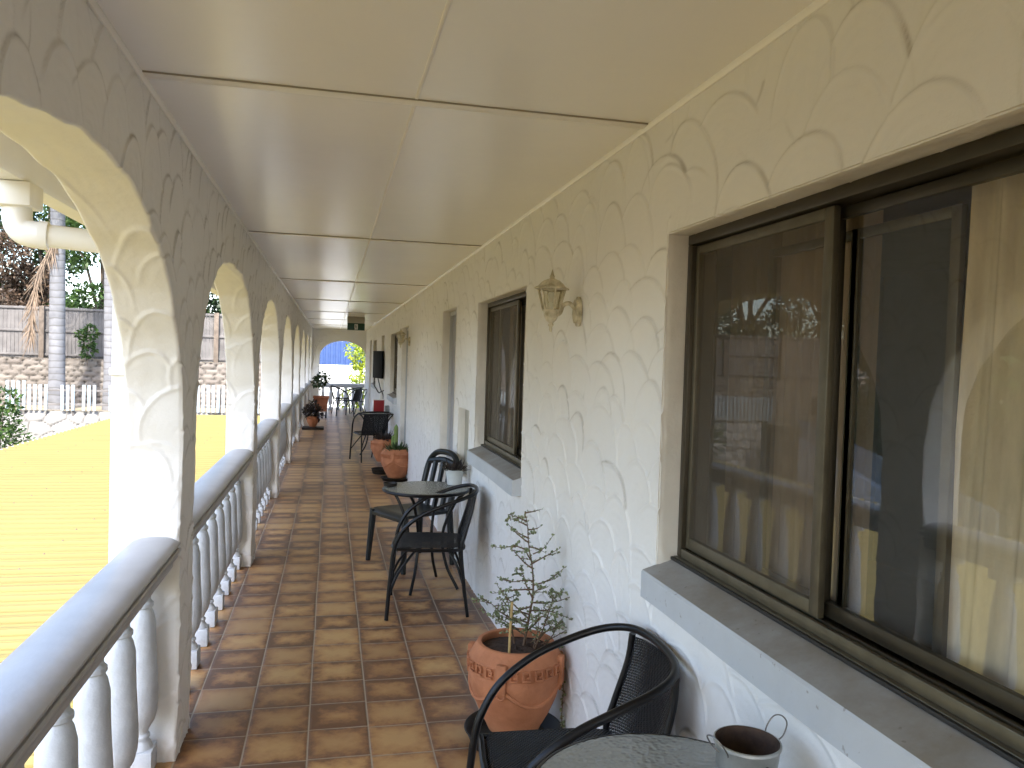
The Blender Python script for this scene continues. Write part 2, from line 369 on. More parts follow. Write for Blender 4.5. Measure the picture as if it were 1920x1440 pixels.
class MB:
    """bmesh collector"""
    def __init__(s): s.b = bmesh.new()
    def box(s, lo, hi, bev=0, rot=None, seg=2, mi=0):
        c = [(a+b)/2 for a, b in zip(lo, hi)]; d = [abs(b-a) for a, b in zip(lo, hi)]
        g = bmesh.ops.create_cube(s.b, size=1); vs = g['verts']
        bmesh.ops.scale(s.b, verts=vs, vec=d)
        fs = {f for v in vs for f in v.link_faces}
        if bev:
            es = list({e for v in vs for e in v.link_edges})
            r = bmesh.ops.bevel(s.b, geom=es, offset=min(bev, min(d)*.45), segments=seg, affect='EDGES', profile=.5)
            vs = list({v for f in r['faces'] for v in f.verts} | {v for v in vs if v.is_valid}); fs = {f for v in vs for f in v.link_faces}
        if rot is not None: bmesh.ops.rotate(s.b, verts=vs, cent=(0, 0, 0), matrix=rot)
        bmesh.ops.translate(s.b, verts=vs, vec=c)
        if mi:
            for f in fs: f.material_index = mi
        return s
    def tube(s, pts, r, seg=8, closed=False, cap=True, flat=None):
        pts = [Vector(p) for p in pts]; n = len(pts); rings = []
        rr = r if isinstance(r, (list, tuple)) else [r]*n
        prev = None
        for i, p in enumerate(pts):
            a = pts[i-1] if (i > 0 or closed) else p; c = pts[(i+1) % n] if (i < n-1 or closed) else p
            tg = (c-a).normalized() if (c-a).length > 1e-9 else Vector((0, 0, 1))
            if prev is None:
                nn = tg.orthogonal().normalized()
            else:
                nn = prev - tg*prev.dot(tg)
                nn = nn.normalized() if nn.length > 1e-6 else tg.orthogonal().normalized()
            prev = nn; bn = tg.cross(nn)
            rings.append([s.b.verts.new(p + (nn*math.cos(2*math.pi*k/seg) + bn*math.sin(2*math.pi*k/seg))*rr[i]) for k in range(seg)])
        m = n if closed else n-1
        for i in range(m):
            A, B = rings[i], rings[(i+1) % n]
            off = 0
            if closed and i == n-1:
                off = min(range(seg), key=lambda o: (A[0].co-B[o].co).length)
            for k in range(seg):
                try: s.b.faces.new((A[k], A[(k+1) % seg], B[(k+1+off) % seg], B[(k+off) % seg]))
                except ValueError: pass
        if cap and not closed:
            s.b.faces.new(rings[0][::-1]); s.b.faces.new(rings[-1])
        return s
    def lathe(s, prof, c=(0, 0, 0), seg=24, caps=True, sq=None):
        rings = []
        for (r, z) in prof:
            rings.append([s.b.verts.new((c[0]+r*math.cos(2*math.pi*k/seg), c[1]+r*math.sin(2*math.pi*k/seg), c[2]+z)) for k in range(seg)])
        for A, B in zip(rings, rings[1:]):
            for k in range(seg): s.b.faces.new((A[k], A[(k+1) % seg], B[(k+1) % seg], B[k]))
        if caps:
            s.b.faces.new(rings[0][::-1]); s.b.faces.new(rings[-1])
        return s
    def face(s, pts, mi=0):
        f = s.b.faces.new([s.b.verts.new(p) for p in pts]); f.material_index = mi; return s
    def prism(s, poly, d0, d1, axis='x'):
        """poly of 2-D points extruded along an axis between d0 and d1"""
        def mk(u, v, d): return {'x': (d, u, v), 'y': (u, d, v), 'z': (u, v, d)}[axis]
        A = [s.b.verts.new(mk(u, v, d0)) for u, v in poly]; B = [s.b.verts.new(mk(u, v, d1)) for u, v in poly]
        n = len(poly)
        for i in range(n): s.b.faces.new((A[i], A[(i+1) % n], B[(i+1) % n], B[i]))
        s.b.faces.new(A[::-1]); s.b.faces.new(B)
        return s
    def build(s, name, mat, parent=None, smooth=True, ang=40, keep=False):
        if not keep: bmesh.ops.recalc_face_normals(s.b, faces=s.b.faces)
        me = bpy.data.meshes.new(name)
        if smooth:
            for f in s.b.faces: f.smooth = True
            for e in s.b.edges:
                if len(e.link_faces) == 2 and e.calc_face_angle(0) > R(ang): e.smooth = False
        s.b.to_mesh(me); s.b.free()
        return link(name, me, mat, parent)
def spline(pts, n=8):
    """Catmull-Rom through pts"""
    P = [Vector(p) for p in pts]; out = []
    for i in range(len(P)-1):
        p0 = P[i-1] if i else P[0]*2-P[1]; p1, p2 = P[i], P[i+1]; p3 = P[i+2] if i+2 < len(P) else P[-1]*2-P[-2]
        for k in range(n):
            t = k/n
            out.append(.5*((2*p1)+(p2-p0)*t+(2*p0-5*p1+4*p2-p3)*t*t+(3*p1-p0-3*p2+p3)*t**3))
    out.append(P[-1]); return out
def copy_tree(o, parent=None):
    c = o.copy(); col.objects.link(c)
    if parent: c.parent = parent
    for ch in list(o.children): copy_tree(ch, c)
    return c

# ------------------------------------------------------------------ trowelled fish-scale plaster: a height field, stamped scale over scale
CELL = .005
HY0, HY1 = -6.0, 25.0
def make_heights(seed, pw=.235, ph=.125, kx=1, kz=1, gr=(.08, .15, .25, .4, .8)):
    g = np.random.default_rng(seed)
    nz, ny = int(2.6/CELL), int((HY1-HY0)/CELL)
    H = np.zeros((nz, ny), np.float32); D = np.zeros((nz, ny), np.float32)
    row = 0; z = 2.62
    while z > -.25:
        y = HY0 + (row % 2)*pw/2 - .2
        while y < HY1+.3:
            yc = y + g.normal(0, .035); zc = z + g.normal(0, .035)
            rx = .155*kx*g.uniform(.75, 1.35); rz = .185*kz*g.uniform(.75, 1.25); tilt = g.normal(0, .22)
            i0, i1 = max(0, int((zc-rz*1.15)/CELL)), min(nz, int((zc+rz*1.15)/CELL)); j0, j1 = max(0, int((yc-HY0-rx*1.2)/CELL)), min(ny, int((yc-HY0+rx*1.2)/CELL))
            if i1-i0 > 3 and j1-j0 > 3:
                zz = (np.arange(i0, i1)*CELL - zc)[:, None]; yy = (np.arange(j0, j1)*CELL + HY0 - yc)[None]
                a, b = (yy*math.cos(tilt)+zz*math.sin(tilt))/rx, (-yy*math.sin(tilt)+zz*math.cos(tilt))/rz
                rr = np.sqrt(a*a+b*b); th = np.arctan2(a, b)               # 0 at the top
                rr = rr*(1+.035*np.sin(3*th+g.uniform(0, 6)))
                ins = rr < 1
                d = (1-rr)*.5*(rx+rz)                                       # metres inside the rim
                skew = g.normal(0, .30)
                f = np.exp(-(np.abs(th-skew)/1.6)**4)                            # ridge strongest near the top
                h = f*(g.uniform(.0038, .0080)*np.exp(-(d/.008)**2) + g.uniform(.0020, .0058)*np.exp(-d/.05)) - .0009*np.exp(-((d-.026)/.014)**2)*f + .0006*np.sin(a*g.uniform(9, 16)+g.uniform(0, 6))*f
                h = h + .0004*np.sin(d*g.uniform(180, 260))*f
                blend = np.clip((1.95-np.abs(th-skew))/.5, 0, 1)*np.clip(d/.004, 0, 1)
                hs, ds = H[i0:i1, j0:j1], D[i0:i1, j0:j1]
                nh = np.where(ins, hs*(1-blend)+h*blend, hs); H[i0:i1, j0:j1] = nh
                line = np.exp(-((rr-1)*.5*(rx+rz)/.0032)**2)*np.clip(f*1.2-.1+.55*np.sin(th*g.uniform(2, 6)+g.uniform(0, 6)), 0, 1)*g.choice(gr)
                D[i0:i1, j0:j1] = np.maximum(np.where(ins, ds*(1-blend*.9), ds), line)
            y += pw*g.uniform(.85, 1.15)
        z -= ph*g.uniform(.85, 1.15); row += 1
    # broad unevenness of the hand
    cy, cz = np.linspace(0, 60, ny), np.linspace(0, 6, nz)
    lo = g.normal(0, .0022, (8, 62)); ii, jj = cz.astype(int), cy.astype(int); fz, fy = (cz-ii)[:, None], (cy-jj)[None]
    fz, fy = fz*fz*(3-2*fz), fy*fy*(3-2*fy)
    lowf = lo[np.ix_(ii, jj)]*(1-fz)*(1-fy)+lo[np.ix_(ii+1, jj)]*fz*(1-fy)+lo[np.ix_(ii, jj+1)]*(1-fz)*fy+lo[np.ix_(ii+1, jj+1)]*fz*fy
    H += lowf.astype(np.float32)
    # soften a touch
    for _ in range(1):
        H[1:-1, 1:-1] = (H[1:-1, 1:-1]*4+H[:-2, 1:-1]+H[2:, 1:-1]+H[1:-1, :-2]+H[1:-1, 2:])/8
    D[1:-1, 1:-1] = (D[1:-1, 1:-1]*3+D[:-2, 1:-1]+D[2:, 1:-1]+D[1:-1, :-2]+D[1:-1, 2:])/7
    return H, D
HA, DA = make_heights(3)
HB, DB = make_heights(8, .21, .150, .80, 1.0, (.35, .6, .8, 1, 1))
def samp(F, y, z):
    fy = np.clip((y-HY0)/CELL, 0, F.shape[1]-1.01); fz = np.clip(z/CELL, 0, F.shape[0]-1.01)
    j, i = fy.astype(int), fz.astype(int); a, b = fy-j, fz-i
    return F[i, j]*(1-a)*(1-b)+F[i, j+1]*a*(1-b)+F[i+1, j]*(1-a)*b+F[i+1, j+1]*a*b

# ------------------------------------------------------------------ floor, slab, ceiling
fl = MB(); fl.box((XO-.125, YB, -.22), (XR+.08, YE+1.2, 0), .004)
o = fl.build('floor', [M['tile']]); tag(o, kind='structure')
sb = MB(); sb.box((XO-.115, YB, -.45), (XR+.08, YE+1.25, -.224)); tag(sb.build('floor_slab', M['slab']), kind='structure')
ce = MB(); ce.box((XO, YB, ZC), (XR+.1, YE+.2, ZC+.03)); ceil = ce.build('ceiling', M['ceiling']); tag(ceil, kind='structure')
jy = [-3.4, -.46, 2.458, 5.385, 8.55, 11.5, 14.5, 17.5, 20.5]
for y in jy:
    s = MB(); s.box((XL+.004, y-.022, ZC-.007), (XR-.002, y+.022, ZC-.0005), .002); s.build('cover_strip', M['strip'], ceil)
    s = MB(); s.box((XL+.004, y-.0262, ZC-.0046), (XR-.002, y-.0222, ZC-.0004)); s.build('strip_gap', M['strip_dark'], ceil)
s = MB()
ys = [YB]+jy+[YE]
for a, b in zip(ys, ys[1:]): s.box((.229, a+.03, ZC-.0035), (.239, b-.03, ZC-.0005), .002)
s.build('cover_strip', M['strip'], ceil)
s = MB()
for x0, sg in ((XL+.001, 1), (XR-.001, -1)):
    s.prism([(x0, ZC-.0006), (x0, ZC-.016), (x0+sg*.006, ZC-.016), (x0+sg*.013, ZC-.007), (x0+sg*.013, ZC-.0006)], YB+.02, YE-.02, 'y')
s.build('cornice_bead', M['ceiling'], ceil)

# ------------------------------------------------------------------ room-side wall with windows and doors
ZS, ZH = 1.0, 2.005
wins = [(.865, 2.265), (4.067, 5.465), (12.3, 13.75), (18.2, 19.5)]
doors = [(6.461, 7.253), (10.62, 11.55), (15.55, 16.35), (20.4, 21.2)]
box_n = (5.73, 6.215, .70, 1.226)
holes = [(a, b, .93, ZH) for a, b in wins] + [(a, b, 0, 2.04) for a, b in doors] + [box_n]
wall = empty('stucco_wall', (XR, 9, 0), 0, 'long white trowelled stucco wall with bronze windows and lilac doors', 'wall')
G = Grids()
ybr = sorted({YB, YE+.2, .3, 4.067-.25, 9.2} | {h[0] for h in holes} | {h[1] for h in holes})
def zres(y): return .05 if y < .29 else .005 if y < 3.8 else .0085 if y < 9.1 else .024
for a, b in zip(ybr, ybr[1:]):
    rs = zres((a+b)/2); mid = (a+b)/2
    zs = [(0, ZC)]
    for h in holes:
        if h[0] <= mid <= h[1]:
            zs = []
            if h[2] > 0: zs.append((0, h[2]))
            zs.append((h[3], ZC))
    for z0, z1 in zs:
        yy = np.linspace(a, b, max(2, int((b-a)/rs)+1)); zz = np.linspace(z0, z1, max(2, int((z1-z0)/rs)+1))
        Y, Z = np.meshgrid(yy, zz, indexing='ij')
        h = samp(HA, Y, Z); g = samp(DA, Y, Z)
        P = np.stack([-h, Y-9, Z], -1)
        G.add(P, g, flip=True)
G.build('plaster_face', M['stucco'], wall)
# reveals
def reveal(y0, y1, z0, z1, d, bottom=True):
    g = Grids()
    def strip(p, q, n, inward):
        t = np.linspace(0, 1, n); dx = np.array([-.004, .0, .006, .02, .035, d])
        X, T = np.meshgrid(dx, t, indexing='ij')
        Y = p[0]+(q[0]-p[0])*T; Z = p[1]+(q[1]-p[1])*T
        wob = (samp(HA, Y+X*3+.7, np.clip(Z+X*2, 0, 2.5)))*1.0*np.clip((X+.004)/.02, 0, 1)
        edge = np.where(X < .003, -.004, 0)     # rounded arris
        P = np.stack([X, Y-9+inward[0]*(wob+edge), Z+inward[1]*(wob+edge)], -1)
        g.add(P, np.zeros_like(X))
    n = max(6, int((z1-z0)/.012)); m = max(6, int((y1-y0)/.012))
    strip((y0, z0), (y0, z1), n, (1, 0)); strip((y1, z1), (y1, z0), n, (-1, 0)); strip((y0, z1), (y1, z1), m, (0, -1))
    if bottom: strip((y1, z0), (y0, z0), m, (0, 1))
    return g
def window(y0, y1, split, near=False, lap=None):
    """sliding two-leaf window in bronze aluminium; wall-local y = world-9"""
    z0, z1 = ZS, ZH; o = -9
    xf = .063
    reveal(y0, y1, .93, z1, .075, False).build('reveal', M['plaster'], wall)
    fr = MB()
    t = .032
    fr.box((xf, y0+.002+o, z1-t), (xf+.085, y1-.002+o, z1-.001), .003)
    fr.box((xf, y0+.002+o, z0+.012), (xf+.085, y0+.030+o, z1-t-.0005), .003)
    fr.box((xf, y1-.030+o, z0+.012), (xf+.085, y1-.002+o, z1-t-.0005), .003)
    f = fr.build('window', M['bronze'], wall)
    tr = MB()
    tr.box((xf-.012, y0+.003+o, z0+.004), (xf+.09, y1-.003+o, z0+.0115), .002)
    tr.box((xf+.0, y0+.031+o, z0+.012), (xf+.012, y1-.031+o, z0+.040), .002)
    tr.box((xf+.034, y0+.031+o, z0+.012), (xf+.042, y1-.031+o, z0+.034), .002)
    tr.build('track', M['bronze_light'], f)
    rb = MB(); rb.box((xf-.022, y0+.003+o, z0+.0005), (xf-.0125, y1-.003+o, z0+.010), .002); rb.build('seal', M['rubber'], f)
    s0 = split
    for k, (a, b, x) in enumerate(((s0-.018, y1-.030, xf+.014), (y0+.030, s0+.022, xf+.044))):
        sh = MB(); st = .034
        zb, zt = z0+.042, z1-t-.004
        sh.box((x, a+o, zb), (x+.018, a+st+o, zt), .003); sh.box((x, b-.02+o, zb), (x+.018, b+o, zt), .003)
        sh.box((x+.0005, a+st+o+.0003, zt-.026), (x+.0175, b-.0203+o, zt-.0003), .002); sh.box((x+.0005, a+st+o+.0003, zb), (x+.0175, b-.0203+o, zb+.034), .002)
        sh.build('sash', M['bronze_light' if k == 0 else 'bronze'], f)
        p = MB(); p.face([(x+.009, a+st*.6+o, zb+.02), (x+.009, a+st*.6+o, zt-.015), (x+.009, b-.012+o, zt-.015), (x+.009, b-.012+o, zb+.02)])
        p.build('pane', M['glass'], f, keep=True)
        if k == 0:
            q = MB(); q.face([(x+.004, a+st+o, zb+.03), (x+.004, a+st+o, zt-.024), (x+.004, b-.018+o, zt-.024), (x+.004, b-.018+o, zb+.03)])
            q.build('insect_screen', M['leaf_screen'], f, keep=True)
    for (a, b) in (lap or []):                     # inner insect-screen leaf
        x = xf+.105; sc = MB(); zb, zt = z0+.03, z1-.075
        sc.box((x, a+o, zb), (x+.014, a+.026+o, zt), .002); sc.box((x, b-.026+o, zb), (x+.014, b+o, zt), .002)
        sc.box((x+.001, a+.0265+o, zt-.024), (x+.013, b-.0265+o, zt-.0005), .002); sc.box((x+.001, a+.0265+o, zb), (x+.013, b-.0265+o, zb+.024), .002)
        sc.build('screen_frame', M['bronze_light'], f)
        p = MB(); p.face([(x+.007, a+.02+o, zb+.02), (x+.007, b-.02+o, zb+.02), (x+.007, b-.02+o, zt-.015), (x+.007, a+.02+o, zt-.015)])
        if b < 1.9: p.build('screen', M['screen'], f)
        else: p.b.free()
    # sill: sloping painted slab that stands proud of the wall
    si = MB(); sl0, sl1 = y0-.012, y1+.004
    n = 40; pr = lambda yy: [(-.052+.0015*math.sin(yy*9), .886+.003*math.sin(yy*7)), (-.052+.0015*math.sin(yy*11+1), .963), (-.047, .969), (.056, 1.002), (.09, 1.002), (.09, .886)]
    rings = [[si.b.verts.new((px, sl0+(sl1-sl0)*i/n+o, pz)) for px, pz in pr(sl0+(sl1-sl0)*i/n)] for i in range(n+1)]
    for A, B in zip(rings, rings[1:]):
        for k in range(6): si.b.faces.new((A[k], A[(k+1) % 6], B[(k+1) % 6], B[k]))
    si.b.faces.new(rings[0][::-1]); si.b.faces.new(rings[-1])
    si.build('sill', M['sill'], f, ang=8)
    return f
window(*wins[0], 1.575, True, [(1.29, 1.62), (1.59, 1.975)])
window(*wins[1], 4.60, False, [(4.62, 5.10)])
window(*wins[2], 13.0, False); window(*wins[3], 18.85, False)
for y0, y1 in doors:
    reveal(y0, y1, 0, 2.04, .075, False).build('reveal', M['plaster'], wall)
    d = MB(); d.box((.085, y0+.045-9, .006), (.125, y1-.045-9, 1.995), .003)
    for z0, z1 in ((.18, .85), (1.0, 1.85)): d.box((.0825, y0+.16-9, z0), (.0848, y1-.16-9, z1), .001)
    dd = d.build('door', M['door'], wall)
    fr = MB(); fr.box((.060, y0+.003-9, .003), (.135, y0+.042-9, 2.037), .003); fr.box((.060, y1-.042-9, .003), (.135, y1-.003-9, 2.037), .003); fr.box((.060, y0+.0425-9, 1.998), (.135, y1-.0425-9, 2.037), .003)
    fr.build('door_frame', M['door_frame'], dd)
    h = MB(); h.lathe([(.001, -.012), (.022, -.010), (.026, 0), (.022, .010), (.001, .012)], (.045, y0+.1-9, 1.0), 14); h.tube([(.047, y0+.1-9, 1.0), (.083, y0+.1-9, 1.0)], .009)
    h.build('handle', M['wire'], dd)
# meter recess
reveal(box_n[0], box_n[1], box_n[2], box_n[3], .055).build('reveal', M['plaster'], wall)
mb = MB(); mb.box((.052, box_n[0]+.004-9, box_n[2]+.004), (.075, box_n[1]-.004-9, box_n[3]-.004), .003)
mb.build('recess_panel', M['sign_box'], wall)

# rooms behind, closed so that no daylight leaks in
rm = MB()
for y0, y1 in [(.2, 5.9), (11.7, 14.6), (17.2, 20.1)]:
    x0, x1, z0, z1 = XR+.16, XR+3.6, -.02, 2.42
    q = [(x0, y0), (x1, y0), (x1, y1), (x0, y1)]
    for i in (0, 1, 2):
        a, b = q[i], q[i+1]; rm.face([(*a, z0), (*b, z0), (*b, z1), (*a, z1)])
    rm.face([(*p, z0) for p in q]); rm.face([(*p, z1) for p in q])
tag(rm.build('room', M['room'], smooth=False), kind='structure')
back = MB()                                                  # masonry core round the openings
def core(y0, y1, z0, z1): back.box((XR+.148, y0, z0), (XR+.158, y1, z1))
prev = YB
for a, b, z0, z1 in sorted(holes[:-1]):
    core(prev, a-.001, -.4, 2.42)
    if z0 > 0: core(a, b-.001, -.4, z0)
    core(a, b-.001, z1, 2.42); prev = b
core(prev, YE+.2, -.4, 2.42); back.build('masonry_core', M['plaster'], wall, smooth=False).location = (-XR, -9, 0)

# curtains
def curtain(name, y0, y1, x, mat, label, z0=1.02, z1=2.0, amp=.022, wl=.075, gather=0, seed=1):
    g = np.random.default_rng(seed); n = max(20, int((y1-y0)/.006)); zz = np.linspace(z0, z1, 24); yy = np.linspace(y0, y1, n)
    Y, Z = np.meshgrid(yy, zz, indexing='ij')
    ph = np.cumsum(g.uniform(.6, 1.4, n))*(y1-y0)/n/wl*2*math.pi
    X = x + amp*np.sin(ph)[:, None]*(.6+.4*(Z-z0)/(z1-z0)) + .3*amp*np.sin(2.3*ph+1)[:, None]
    k = (Z-z0)/(z1-z0)
    Y = Y + gather*(1-k)**1.5*(Y-y0)/(y1-y0)
    P = np.stack([X, Y, Z], -1)
    gr = Grids(); gr.add(P); o = gr.build(name, mat, None)
    return tag(o, label, 'curtain')
curtain('curtain', 1.56, 1.955, 1.20, M['curtain_brown'], 'brown sheer curtain behind the far leaf of the nearest window', amp=.010, wl=.060, seed=2)
curtain('curtain', .90, 1.275, 1.19, M['curtain_cream'], 'cream curtain hanging at the near end of the nearest window', amp=.012, wl=.085, gather=.04, seed=4)
curtain('curtain', 1.975, 2.255, 1.225, M['curtain_dark'], 'dark brown curtain gathered at the far jamb of the nearest window', amp=.010, seed=5)
curtain('curtain', 4.62, 5.44, 1.24, M['curtain_brown'], 'brown curtain drawn behind the window next to the mid table', seed=6)
curtain('curtain', 12.6, 13.7, 1.24, M['curtain_brown'], 'brown curtain behind the third window, beyond the second lamp', seed=7)

# ------------------------------------------------------------------ arcade wall
A_, B_, ZSP, NE = 1.315, 1.0, 1.10, 2.4
arc = empty('arcade_wall', (XL, 9, 0), 0, 'white stucco arcade wall of round arches along the open side', 'wall')
def bay(yc, res, name='arch_bay', A_=A_, off=0, B_=B_):
    p = PITCH/2
    th = np.linspace(math.pi, 0, 4000); cy, sy = np.cos(th), np.sin(th)
    py = np.sign(cy)*np.abs(cy)**(2/NE)*A_; pz = ZSP+np.abs(sy)**(2/NE)*B_
    sl_ = np.concatenate([[0], np.cumsum(np.hypot(np.diff(py), np.diff(pz)))])
    na = max(24, int(sl_[-1]/res)); s_ = np.linspace(0, sl_[-1], na+1); ay, az = np.interp(s_, sl_, py), np.interp(s_, sl_, pz)
    nv = max(6, int(ZSP/res)); vz = np.linspace(0, ZSP, nv+1)
    y = off+np.concatenate([np.full(nv, -A_), ay, np.full(nv, A_)]); z = np.concatenate([vz[:-1], az, vz[::-1][1:]])
    fr = np.linspace(0, 1, na+1); kc = .19
    ty = np.where(fr < kc, -p, np.where(fr > 1-kc, p, -p+(fr-kc)/(1-2*kc)*2*p)); tz = np.where(fr < kc, ZSP+(ZC-ZSP)*fr/kc, np.where(fr > 1-kc, ZSP+(ZC-ZSP)*(1-fr)/kc, ZC))
    TY = np.concatenate([np.full(nv, -p), ty, np.full(nv, p)]); TZ = np.concatenate([vz[:-1], tz, vz[::-1][1:]])
    # hand-made edge
    sarr = np.concatenate([[0], np.cumsum(np.hypot(np.diff(y), np.diff(z)))])
    ny_, nz_ = np.gradient(y), np.gradient(z); ln = np.hypot(ny_, nz_); nry, nrz = nz_/ln, -ny_/ln      # normal into the opening
    wob = .006*np.sin(sarr*5.1+yc)+.004*np.sin(sarr*13.7+2*yc)+.003*np.sin(sarr*29+yc*3)
    fade = np.clip(np.minimum(sarr, sarr[-1]-sarr)/.2, 0, 1)
    y = y+nry*wob*fade; z = z+nrz*wob*fade
    nf = max(10, int(.45/res)); u = np.linspace(0, 1, nf)**.8
    FY = TY[:, None]+(y-TY)[:, None]*u[None]; FZ = TZ[:, None]+(z-TZ)[:, None]*u[None]
    h = samp(HB, FY+yc, FZ); gm = samp(DB, FY+yc, FZ)
    rad = .007
    face = np.stack([h, FY+yc-9, FZ], -1)
    face[:, -1, 0] -= rad*.5; face[:, -1, 1] -= nry*rad*.3; face[:, -1, 2] -= nrz*rad*.3
    nr = max(5, int(.197/res)); d = np.linspace(0, 1, nr+1)[1:]; d = np.concatenate([[rad/.197], d[d > rad/.197*1.5]]); X = -(XL-XO)*d
    hs = samp(HB, (X*1.0)[None]+yc*1.7+np.zeros_like(sarr)[:, None]+.3, np.clip(z, 0, 2.5)[:, None]*1.0+np.zeros_like(X)[None])*.85
    hs = hs*np.clip((1-d)/.04, 0, 1)[None]
    RY = y[:, None]+nry[:, None]*hs; RZ = z[:, None]+nrz[:, None]*hs
    rev = np.stack([np.broadcast_to(X[None], RY.shape), RY+yc-9, RZ], -1)
    back_ = np.stack([np.full((len(y), 4), -(XL-XO)), (y[:, None]+(TY-y)[:, None]*np.linspace(0, 1, 4)[None])+yc-9, z[:, None]+(TZ-z)[:, None]*np.linspace(0, 1, 4)[None]], -1)
    P = np.concatenate([face, rev, back_[:, 1:]], 1)
    gA = np.concatenate([gm*1.0, np.zeros(rev.shape[:2]), np.zeros((len(y), 3))], 1)
    g = Grids(); g.add(P, gA, flip=True); g.build(name, M['stucco'], arc)
NB = 8
for k in range(-2, NB):
    bay(YC0+PITCH*k, .03 if k < 0 else .0065 if k == 0 else .009 if k == 1 else .016 if k < 4 else .03, **(dict(A_=1.19, off=.13, B_=.985) if k == 0 else {}))
# pier at the near end of the run
e0 = YC0-2.5*PITCH

# ------------------------------------------------------------------ balustrades, one per bay
BAL = [(.030, .735), (.030, .690), (.034, .684), (.040, .678), (.040, .664), (.034, .658), (.036, .650), (.041, .640), (.0425, .60), (.0435, .54), (.0455, .47), (.049, .40), (.0525, .33), (.0535, .285), (.051, .245), (.043, .205), (.034, .178), (.029, .163), (.029, .156), (.035, .150), (.036, .142), (.032, .135), (.032, .128), (.041, .116), (.045, .104), (.047, .098)]
def baluster_mesh():
    b = MB(); b.lathe([(r_*(1.16 if .18 < z < .62 else 1), z*.952+.004) for r_, z in BAL[::-1]], (0, 0, 0), 24); b.box((-.052, -.052, .002), (.052, .052, .0965), .006); b.box((-.047, -.047, .7045), (.047, .047, .7625), .005)
    return b
bal_me = None
RAILP = [(-.092, .790), (-.095, .835), (-.089, .858), (-.070, .874), (-.045, .883), (-.015, .887), (.015, .8875), (.045, .885), (.070, .879), (.088, .869), (.096, .860), (.096, .854), (.080, .851), (.079, .843), (.094, .841), (.099, .836), (.099, .829), (.094, .825), (.080, .823), (.079, .815), (.088, .812), (.089, .806), (.074, .803), (.071, .768), (.066, .763), (-.080, .763)]
ordinals = ['nearest', 'second', 'third', 'fourth', 'fifth', 'sixth', 'seventh', 'eighth']
for k in range(-1, NB):
    yc = YC0+PITCH*k
    lab = 'grey balustrade filling the %s arch bay of the open side' % (ordinals[k] if k >= 0 else 'unseen')
    if k == 0: lab = 'grey handrail and urn balusters in the nearest arch, front left corner'
    hw, nb = (1.19, 8) if k == 0 else (A_, 9)
    if k == 0: yc += .13
    e = empty('balustrade', (-.648, yc, 0), 0, lab, 'balustrade', 'balustrades in the arches')
    r_ = MB(); r_.prism(RAILP, -hw-.004, hw+.004, 'y'); r_.build('handrail', M['rail'], e, ang=35)
    for i in range(nb):
        yy = (i-(nb-1)/2)*.316+(.02 if k == 0 else 0)
        if bal_me is None:
            b0 = baluster_mesh().build('baluster', M['baluster'], e); bal_me = b0.data
        else:
            b0 = bpy.data.objects.new('baluster', bal_me); col.objects.link(b0); b0.parent = e
        b0.location = (-.024, yy, 0); b0.rotation_euler = (0, 0, R(random.uniform(-2.5, 2.5)))
# tiled upstand strip under the balusters
# end wall with arch
EW = Grids()
ew = empty('end_wall', (.22, YE, 0), 0, 'white stucco end wall with a wide round arch closing the walk', 'wall')
exc, ea, ezs, eb = .335, .665, 1.58, .47
g = Grids(); nA = 80
th = np.linspace(math.pi, 0, nA+1); ax_ = exc+ea*np.cos(th); az_ = ezs+eb*np.sin(th)
fr = np.linspace(0, 1, nA+1); tx_ = np.where(fr < .3, XL, np.where(fr > .7, XR+.06, XL+(fr-.3)/.4*(XR+.06-XL))); tz_ = np.where(fr < .3, ezs+(ZC-ezs)*fr/.3, np.where(fr > .7, ezs+(ZC-ezs)*(1-fr)/.3, ZC))
vz = np.linspace(0, ezs, 60)[:-1]
px_ = np.concatenate([np.full(59, exc-ea), ax_, np.full(59, exc+ea)]); pz_ = np.concatenate([vz, az_, vz[::-1]])
qx_ = np.concatenate([np.full(59, XL), tx_, np.full(59, XR+.06)]); qz_ = np.concatenate([vz, tz_, vz[::-1]])
u = np.linspace(0, 1, 30); FX = qx_[:, None]+(px_-qx_)[:, None]*u; FZ = qz_[:, None]+(pz_-qz_)[:, None]*u
h = samp(HA, FX+3, FZ)
P = np.stack([FX-.22, -h, FZ], -1)
d_ = np.array([.07, .15, .22]); R_ = np.stack([np.repeat(px_[:, None], 3, 1)-.22, np.broadcast_to(d_, (len(px_), 3)), np.repeat(pz_[:, None], 3, 1)], -1)
Bk = P[:, ::-1].copy(); Bk[..., 1] = .22
P = np.concatenate([P, R_, Bk[:, 1:]], 1); g.add(P, flip=True); g.build('arch_face', M['stucco'], ew)
e = empty('balustrade', (.335, YE+.11, 0), R(90), 'grey balustrade across the far end arch, facing down the walk', 'balustrade')
r_ = MB(); r_.prism([(x, z-.09) for x, z in RAILP], -.655, .655, 'y'); r_.build('handrail', M['rail'], e)
for i in range(6):
    b0 = bpy.data.objects.new('baluster', bal_me); col.objects.link(b0); b0.parent = e; b0.location = (0, -.55+i*.22, 0); b0.scale = (1, 1, .89)

